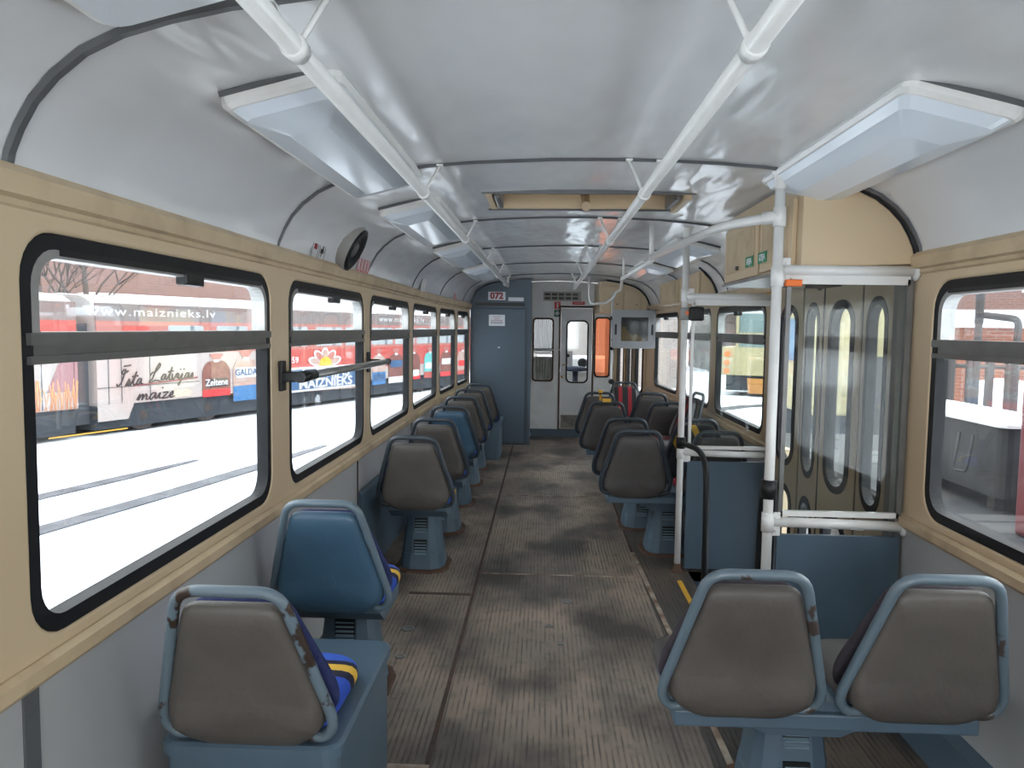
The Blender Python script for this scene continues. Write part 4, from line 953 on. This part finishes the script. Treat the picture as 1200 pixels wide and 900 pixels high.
for u in (1.55, 1.85, 2.55): tpoly('panel_seam', [(u, .64), (u+.012, .64), (u+.012, 1.64), (u, 1.64)], .004, undm, tram)
tpoly('panel_seam', [(1.3, .98), (3.9, .98), (3.9, .992), (1.3, .992)], .004, undm, tram)
def bag(u, v, w, h_, m, lab, labm, txt, foot, fm):
    r_ = tpoly('bread_bag_print', rrect(u-w/2, u+w/2, v, v+h_*.83, [w*.36, w*.36, .03, .03]), .012, m, tram)
    tpoly('bag_top', [(u-w*.06, v+h_*.82), (u+w*.06, v+h_*.82), (u+w*.26, v+h_*.98), (u+w*.05, v+h_), (u-w*.26, v+h_*.98)], .012, adp, r_)
    tpoly('bag_tie', rrect(u-w*.10, u+w*.10, v+h_*.80, v+h_*.86, .02, 2), .019, wt, r_)
    tpoly('bag_foot', [(u-w*.5, v), (u+w*.5, v), (u+w*.5, v+h_*foot), (u-w*.5, v+h_*foot)], .019, fm, r_, .003)
    tpoly('bag_label', rrect(u-w*.40, u+w*.42, v+h_*lab, v+h_*(lab+.20), .05, 3), .022, labm, r_, .003)
    if txt: text('lettering', txt, w*.26, TM(u, v+h_*(lab+.10), .027), wt if labm is not wt else signb, r_, bold=.004)
bag(4.42, .60, .86, 1.02, brown, .22, adk, 'Zeltene', .16, redp)
bag(5.38, .42, .86, 1.26, bagp, .46, wt, 'GALDA', .30, bagb)
# blue maker's sign with the flower above it
lo = rrect(6.85, 10.25, .48, 1.16, .16); tpoly('logo_board', lo, .012, wt, tram)
tpoly('logo_board', rrect(6.92, 10.18, .54, 1.10, .13), .020, signb, tram)
text('lettering', 'LATVIJAS', .40, TM(8.55, .955, .030), wt, tram, bold=.008, sx=1.35)
text('lettering', 'MAIZNIEKS', .36, TM(8.55, .675, .030), wt, tram, bold=.008, sx=1.35)
text('lettering', '059', .24, TM(7.15, 1.36, .012), wt, tram, bold=.004, sx=1.2)
for k in range(5):
    a = math.radians(20+35*k); cxp, cyp = 8.5+.40*math.cos(a)*1.15, 1.22+.34*math.sin(a)
    pts = [(8.5+(.36+.30*math.cos(t))*1.2*math.cos(a)-.17*math.sin(t)*math.sin(a), 1.20+(.28+.22*math.cos(t))*math.sin(a)+.13*math.sin(t)*math.cos(a)) for t in [2*PI*j/14 for j in range(14)]]
    tpoly('flower_petal', pts, .014+.001*k, wt, tram, .002)
    pts2 = [(8.5+(.36+.22*math.cos(t))*1.2*math.cos(a)-.12*math.sin(t)*math.sin(a), 1.20+(.28+.16*math.cos(t))*math.sin(a)+.09*math.sin(t)*math.cos(a)) for t in [2*PI*j/14 for j in range(14)]]
    tpoly('flower_petal', pts2, .021+.001*k, adp if k % 2 else bagp, tram, .002)
tpoly('flower_heart', [(8.2, 1.17), (8.8, 1.17), (8.72, 1.36), (8.5, 1.44), (8.28, 1.36)], .03, yellow, tram)
bag(11.2, .45, .75, 1.15, bagp, .10, signb, '', .35, bagb); bag(12.2, .45, .9, 1.15, brown, .45, signb, '', .18, wt); bag(13.3, .5, .85, 1.1, brown, .1, wt, '', .15, redp); bag(15.6, .5, .9, 1.1, brown, .4, wt, '', .15, redp); bag(16.9, .5, .9, 1.1, bagp, .3, redp, '', .15, adr); bag(14.4, .5, .8, 1.1, mat('bag_teal', (.10, .35, .33), .5), .3, wt, '', .2, adr)

tram2 = thing('tram', tp(-4, 0, -1.2), 'second tram with wheat-ear graphic coupled at the far left of the first', 'tram')
V0, V1 = -13.0, .88
b = MB(); b.loft([[tp(u, v, d) for v, d in sec] for u in (V0, V1)], smooth=False); b.build('body', adw, tram2)
b = MB(); b.loft([[tp(u, v, d) for v, d in rs] for u in (V0, V1)], smooth=False); b.build('roof', roofs, tram2)
tpoly('roof_band', [(V0, 2.36), (V1, 2.36), (V1, 2.72), (V0, 2.72)], -.035, bandm, tram2, .04)
tpoly('red_window_band', [(V0, 1.66), (V1, 1.66), (V1, 2.36), (V0, 2.36)], -.004, adr, tram2, .012)
b = MB(); tbox(b, V0, V1, .12, .62, -2.4, -.10); b.build('underframe', undm, tram2)
wheat = mat('wheat_orange', (.62, .28, .14), .7)
b = MB()
for k in range(90):
    u = random.uniform(-1.6, .86); h_ = random.uniform(.25, .6); x1_ = u+random.uniform(-.10, .10)
    P0, P1 = tp(u, .62, .008), tp(min(x1_, .87), .62+h_, .008); b.tube([P0, (P0+P1)/2+TD*.01, P1], [.006, .008, .014], n=4)
b.build('wheat_graphic', wheat, tram2)
tpoly('triangle_graphic', [(.25, .98), (.55, 1.62), (.88, 1.62), (.88, .98)], .004, mat('maroon_grey', (.26, .13, .14), .7), tram2)
for u in (-1.0, -.4, .15, .8): tpoly('panel_seam', [(u, .64), (u+.015, .64), (u+.015, 1.64), (u, 1.64)], .004, undm, tram2)
tpoly('panel_seam', [(-2, .98), (.88, .98), (.88, .99), (-2, .99)], .004, undm, tram2)
b = MB(); tbox(b, .885, 1.295, .25, 2.3, -2.1, -.25); tag(b.build('coupling_bellows', mat('gap_dark', (.05, .055, .065), .9)), 'dark gap and bellows between the two advert trams', 'bellows')
b = MB(); tbox(b, .2, 1.9, .105, .128, .08, .10); tag(b.build('yellow_rod', yellow), 'thin yellow rod lying low along the advert tram', 'rod')

# far left buildings and bare trees
bl = brick('pale_red_brick', (.26, .14, .115), (.22, .125, .105), (.28, .22, .20), 2.2)
def rect_building(name, P, Q, h_, depth, m, label, wins=None, winm=None, roofm=None, win=(1.2, 1.5), toward=None):
    """block whose front runs P->Q; windows: list of (along, z)"""
    P = Vector((*P, GZ)); Q = Vector((*Q, GZ)); d = (Q-P).normalized(); n = Vector((d.y, -d.x, 0))
    if toward is not None and n.dot(Vector((*toward, 0))-P) < 0: n = -n
    o = thing(name, (P+Q)/2, label, 'building'); L = (Q-P).length
    def bp(u, v, e): return P+d*u+n*e+Vector((0, 0, v))
    b = MB(); b.loft([[bp(u, v, e) for v, e in ((0, 0), (h_, 0), (h_, -depth), (0, -depth))] for u in (0, L)], smooth=False); b.build('wall', m, o)
    b = MB(); b.loft([[bp(u, v, e) for v, e in ((h_-.05, .4), (h_+.15, .4), (h_+min(.9, depth*.12), -depth*.5), (h_+.15, -depth-.4), (h_-.05, -depth-.4))] for u in (-.3, L+.3)], smooth=False); b.build('snowy_roof', roofm or snow, o)
    for (u, v) in (wins or []):
        b = MB(); b.loft([[bp(u+a, v+c, e) for a, c in ((0, 0), (win[0], 0), (win[0], win[1]), (0, win[1]))] for e in (-.05, .03)], smooth=False); wf_ = b.build('window', winm or white, o)
        b = MB()
        for s_ in range(2):
            a0_ = .08+s_*(win[0]/2-.02); b.loft([[bp(u+a, v+c, e) for a, c in ((a0_, .08), (a0_+win[0]/2-.12, .08), (a0_+win[0]/2-.12, win[1]-.08), (a0_, win[1]-.08))] for e in (.02, .045)], smooth=False)
        b.build('pane', mat('dark_pane', (.16, .19, .22), .15), wf_)
    return o
Pl = tp(-40, 0, -14); Ql = tp(21, 0, -14)
rect_building('brick_building', (Pl.x, Pl.y), (Ql.x, Ql.y), 11, 10, bl, 'tall pale red brick building beyond the advert trams', [(k*4+1.5, z) for k in range(15) for z in (5.3, 8.4)], toward=(0, 0))
Pl = tp(9, 0, -8.5); Ql = tp(30, 0, -8.5)
rect_building('storage_shed', (Pl.x, Pl.y), (Ql.x, Ql.y), 2.9, 4, mat('shed_pale', (.30, .31, .32), .8, dirt=.4, dscale=.5), 'low pale shed with a snowy roof behind the advert tram', toward=(0, 0))
bark = mat('bark', (.09, .07, .062), .9)
def tree(name, p, h_, label, seed):
    rnd = random.Random(seed); o = thing(name, (*p, GZ), label, 'tree'); b = MB()
    tr = MB(); top = Vector((p[0]+rnd.uniform(-.3, .3), p[1], GZ+h_*.5)); base = Vector((*p, GZ))
    tr.tube([base, (base+top)/2+Vector((.1, 0, 0)), top], [.13, .10, .07], n=7); tr.build('trunk', bark, o)
    def br(P, d, L, r, lv):
        Q = P+d*L; M_ = (P+Q)/2+Vector((rnd.uniform(-1, 1), rnd.uniform(-1, 1), rnd.uniform(-.5, 1)))*L*.08
        b.tube([P, M_, Q], [r, r*.8, r*.55], n=5)
        if lv <= 0: return
        for k in range(3):
            dd = (d+Vector((rnd.uniform(-.8, .8), rnd.uniform(-.8, .8), rnd.uniform(-.2, .7)))).normalized()
            br(P+(Q-P)*rnd.uniform(.45, 1), dd, L*rnd.uniform(.5, .75), r*.55, lv-1)
    for k in range(6):
        a = rnd.uniform(0, 2*PI); P = base+(top-base)*rnd.uniform(.5, 1)
        br(P, Vector((math.cos(a)*.6, math.sin(a)*.6, .9)).normalized(), h_*.28, .04, 4)
    b.build('branches', bark, o)
for k, (u, d, h_, s_) in enumerate(((.5, -5, 7.5, 3), (2.2, -6.5, 8.5, 5), (3.6, -5, 7, 8), (6.2, -7, 8, 11))):
    q = tp(u, 0, d); tree('bare_tree', (q.x, q.y), h_, ['leftmost bare tree behind the advert trams', 'tall bare tree in front of the pale brick building', 'bare tree above the middle of the advert tram roof', 'bare tree at the right edge of the nearest left window'][k], s_)

# right-hand yard
rb = brick('red_brick', (.24, .085, .05), (.20, .07, .045), (.24, .19, .16), 2.6)
wb = brick('white_brick', (.30, .275, .255), (.27, .24, .22), (.16, .13, .12), 3.0)
rect_building('brick_building', (16.5, 34), (40, 26), 12, 10, brick('brown_brick', (.17, .085, .07), (.15, .075, .06), (.2, .16, .15), 2.4), 'tall brown brick building behind the low snowy shed on the right', [(k*3.0+.8, z) for k in range(7) for z in (4.1, 7.6)], toward=(0, 0), win=(1.5, 1.3))
rect_building('brick_shed', (10.2, 21.5), (22, 16.5), 2.55, 4, rb, 'low red brick shed with a snow-covered roof outside the near right window', toward=(0, 0))
rect_building('white_brick_building', (1.8, 31), (5.3, 30.2), 5.4, 8, wb, 'white brick building seen through the farthest right window', toward=(0, 0))
rect_building('front_brick_building', (-4, 42), (7.5, 42), 7, 8, wb, 'pale brick building ahead of the cab', toward=(0, 0))
# barrel roofed shed
o = thing('barrel_shed', (12.2, 44, GZ), 'brown shed with a rounded roof far outside the right windows', 'shed')
b = MB(); n = 12; arc = [(12.4+2.9*math.cos(PI*k/n), 1.3+1.7*math.sin(PI*k/n)) for k in range(n+1)]
b.loft([[(x, y, z) for x, z in [(15.3, GZ)]+arc+[(9.5, GZ)]] for y in (42, 50)], smooth=False); b.build('shell', mat('shed_brown', (.11, .08, .072), .8, dirt=.5, dscale=1), o)
b = MB(); b.box((11.2, 41.95, GZ), (13.6, 42.0, 1.4)); b.build('gate', mat('gate_brown', (.12, .09, .08), .8), o)
# yellow tram right
o = thing('yellow_tram', (9.5, 27, GZ), 'cream and glass tram with an orange coupling plate outside the right windows', 'tram')
YA = Vector((6.35, 27.3, GZ)); YD = Vector((.93, -.37, 0)).normalized(); YN = Vector((-YD.y*-1, 0, 0)); YN = Vector((YD.y, -YD.x, 0))
if YN.dot(-YA) < 0: YN = -YN
def yp(u, v, d=0): return YA+YD*u+YN*d+Vector((0, 0, v))
def ypoly(name, pts, d, m, par, th=.02):
    b = MB(); b.prism(pts, lambda p, k: yp(p[0], p[1], d+th*k)); return b.build(name, m, par)
cy_ = mat('tram_cream', (.38, .33, .18), .5, dirt=.3, dscale=2)
b = MB(); b.loft([[yp(u, v, d) for v, d in ((.75, 0), (1.75, .0), (1.75, -2.4), (.75, -2.4))] for u in (0, 7)], smooth=False); b.build('body', cy_, o)
b = MB(); b.loft([[yp(u, v, d) for v, d in ((1.75, -.05), (2.95, -.15), (3.1, -1.2), (2.95, -2.3), (1.75, -2.4))] for u in (.5, 7)], smooth=False); b.build('glazed_upper', mat('green_glass', (.14, .2, .2), .2), o)
for k in range(6):
    u = .5+k*1.05; ypoly('window_post', [(u, 1.75), (u+.10, 1.75), (u+.10, 3.0), (u, 3.0)], -.06, cy_, o, .05)
ypoly('window_rail', [(.5, 2.2), (7, 2.2), (7, 2.27), (.5, 2.27)], -.06, cy_, o, .05)
b = MB(); b.loft([[yp(u, v, d) for v, d in ((.2, -.1), (.75, -.1), (.75, -2.2), (.2, -2.2))] for u in (.2, 7)], smooth=False); b.build('underframe', undm, o)
ypoly('orange_plate', [(1.0, .12), (2.6, .12), (2.6, .62), (.95, .66)], .05, mat('orange_plate', (.40, .17, .03), .5), o, .05)
for v in (.9, 1.2, 1.5):
    b = MB(); b.lathe([(.10, 0), (.10, .03)], n=12); bmesh.ops.transform(b.bm, matrix=frame3(yp(.22, v, .0), YD, (0, 0, 1), YN), verts=b.bm.verts); b.build('tail_lamp', orangel, o)
# second cream vehicle near the doors
o = thing('cream_railcar', (6.6, 14, GZ), 'cream rail vehicle seen through the folding door windows', 'tram')
b = MB(); b.box((5.4, 15.6, GZ+.6), (7.0, 17.6, GZ+3.0), bevel=.1); b.build('body', cy_, o)
b = MB(); b.box((5.5, 15.7, GZ), (6.9, 17.5, GZ+.6)); b.build('underframe', undm, o)
b = MB(); b.box((5.36, 15.9, GZ+1.7), (5.4, 17.3, GZ+2.6)); b.build('window_strip', mat('blue_glass', (.10, .2, .32), .15), o)

# fence, works wagon with hopper, red machine
fm = mat('fence_dark', (.05, .045, .045), .8); 
o = thing('yard_fence', (9, 14.5, GZ), 'dark post fence behind the wagon outside the near right window', 'fence')
F0 = Vector((6.3, 15.2, GZ)); F1 = Vector((12.5, 12.4, GZ)); fd = (F1-F0).normalized()
for k in range(22):
    p = F0+fd*k*.31; b = MB(); b.box((p.x-.055, p.y-.055, GZ), (p.x+.055, p.y+.055, GZ+1.85)); b.build('post', fm, o)
b = MB(); b.tube([F0+Vector((0, 0, 1.72)), F1+Vector((0, 0, 1.72))], .04, n=6); b.build('rail', fm, o)
b = MB(); b.tube([F0+Vector((0, 0, .6)), F1+Vector((0, 0, .6))], .04, n=6); b.build('rail', fm, o)
fn_ = Vector((-fd.y, fd.x, 0)); b = MB()
if fn_.dot(F0) < 0: fn_ = -fn_
b.loft([[F0+fd*t+fn_*a+Vector((0, 0, h_*(1+.06*math.sin(t*3)))) for a, h_ in ((.5, 0), (.9, 1.15), (1.8, 1.35), (2.8, .9), (3.4, 0))] for t in [k*.5 for k in range(4, 16)]])
tag(b.build('snow_bank', snow), 'long bank of heaped snow behind the dark yard fence', 'snow')
o = thing('works_wagon', (4.6, 7.6, GZ), 'low dark works wagon with curved wheel guards outside the near right window', 'wagon')
wd = mat('wagon_dark', (.028, .03, .034), .7, dirt=.6, dscale=4, dcol=(.07, .06, .05))
b = MB(); b.box((2.9, 5.0, -.12), (6.5, 10.5, .02), bevel=.02); b.box((2.9, 4.9, -.25), (3.05, 10.5, .05)); b.build('deck', wd, o)
for y in (5.6, 7.2, 8.8):
    b = MB(); b.tube([(2.88, y-.25, -.5), (2.88, y-.25, -.15), (2.88, y-.15, -.02), (2.88, y+.15, -.02), (2.88, y+.25, -.15), (2.88, y+.25, -.5)], .035, n=8, fillet=.08); b.build('wheel_guard', wd, o)
for y in (5.9, 9.4):
    b = MB(); b.lathe([(.38, 0), (.38, .12), (.3, .14)], (3.1, y, GZ+.38), n=24, axis='x'); b.build('wheel', rust, o)
o = thing('hopper_box', (4.2, 7.4, .02), 'big dark steel bin standing on the works wagon, snow on its lid', 'bin')
b = MB(); b.loft([[(p[0], p[1], z) for p in rrect(3.55, 4.2, 5.9, 8.0, .08, 3)] for z in (.14, .70)], smooth=False); b.build('bin_body', mat('bin_dark', (.018, .021, .026), .5, dirt=.5, dscale=3, dcol=(.035, .04, .045)), o)
b = MB(); b.loft([[(p[0], p[1], z) for p in rrect(3.52, 4.23, 5.87, 8.03, .09, 3)] for z in (.70, .725)]+[[(p[0], p[1], .745) for p in rrect(3.6, 4.15, 6.0, 7.9, .09, 3)]], smooth=False); b.build('snowy_lid', snow, o)
b = MB()
for y in (6.05, 7.8): b.box((3.6, y, .02), (4.15, y+.1, .15))
b.build('skid', wd, o)
for y in (6.3, 7.0, 7.6):
    b = MB(); b.tube([(3.50, y-.08, .60), (3.46, y-.08, .30), (3.46, y+.12, .28), (3.50, y+.12, .60)], .012, n=6, fillet=.04); b.build('handle', wd, o)
o = thing('red_works_machine', (3.6, 5.3, .02), 'dark red cabinet with a cream mast at the right edge of the photo', 'machine')
b = MB(); b.box((3.32, 4.85, .02), (4.2, 5.35, 1.22), bevel=.03); b.build('cabinet', mat('machine_red', (.14, .018, .028), .5, dirt=.4, dscale=3), o)
b = MB(); b.box((3.36, 4.9, 1.22), (3.9, 5.25, 2.9), bevel=.03); b.build('mast', mat('mast_cream', (.34, .28, .19), .5), o)
o = thing('pipe_frame', (7, 11.5, GZ), 'black pipe gantry in front of the low brick shed', 'pipe')
b = MB(); b.tube([(7.3, 13.0, GZ), (7.3, 13.0, 1.75), (7.95, 13.0, 1.68), (7.95, 13.0, GZ)], .06, n=8, fillet=.12); b.tube([(7.3, 13.0, 1.6), (7.3, 13.0, 2.6)], .07, n=8); b.build('pipe', fm, o)
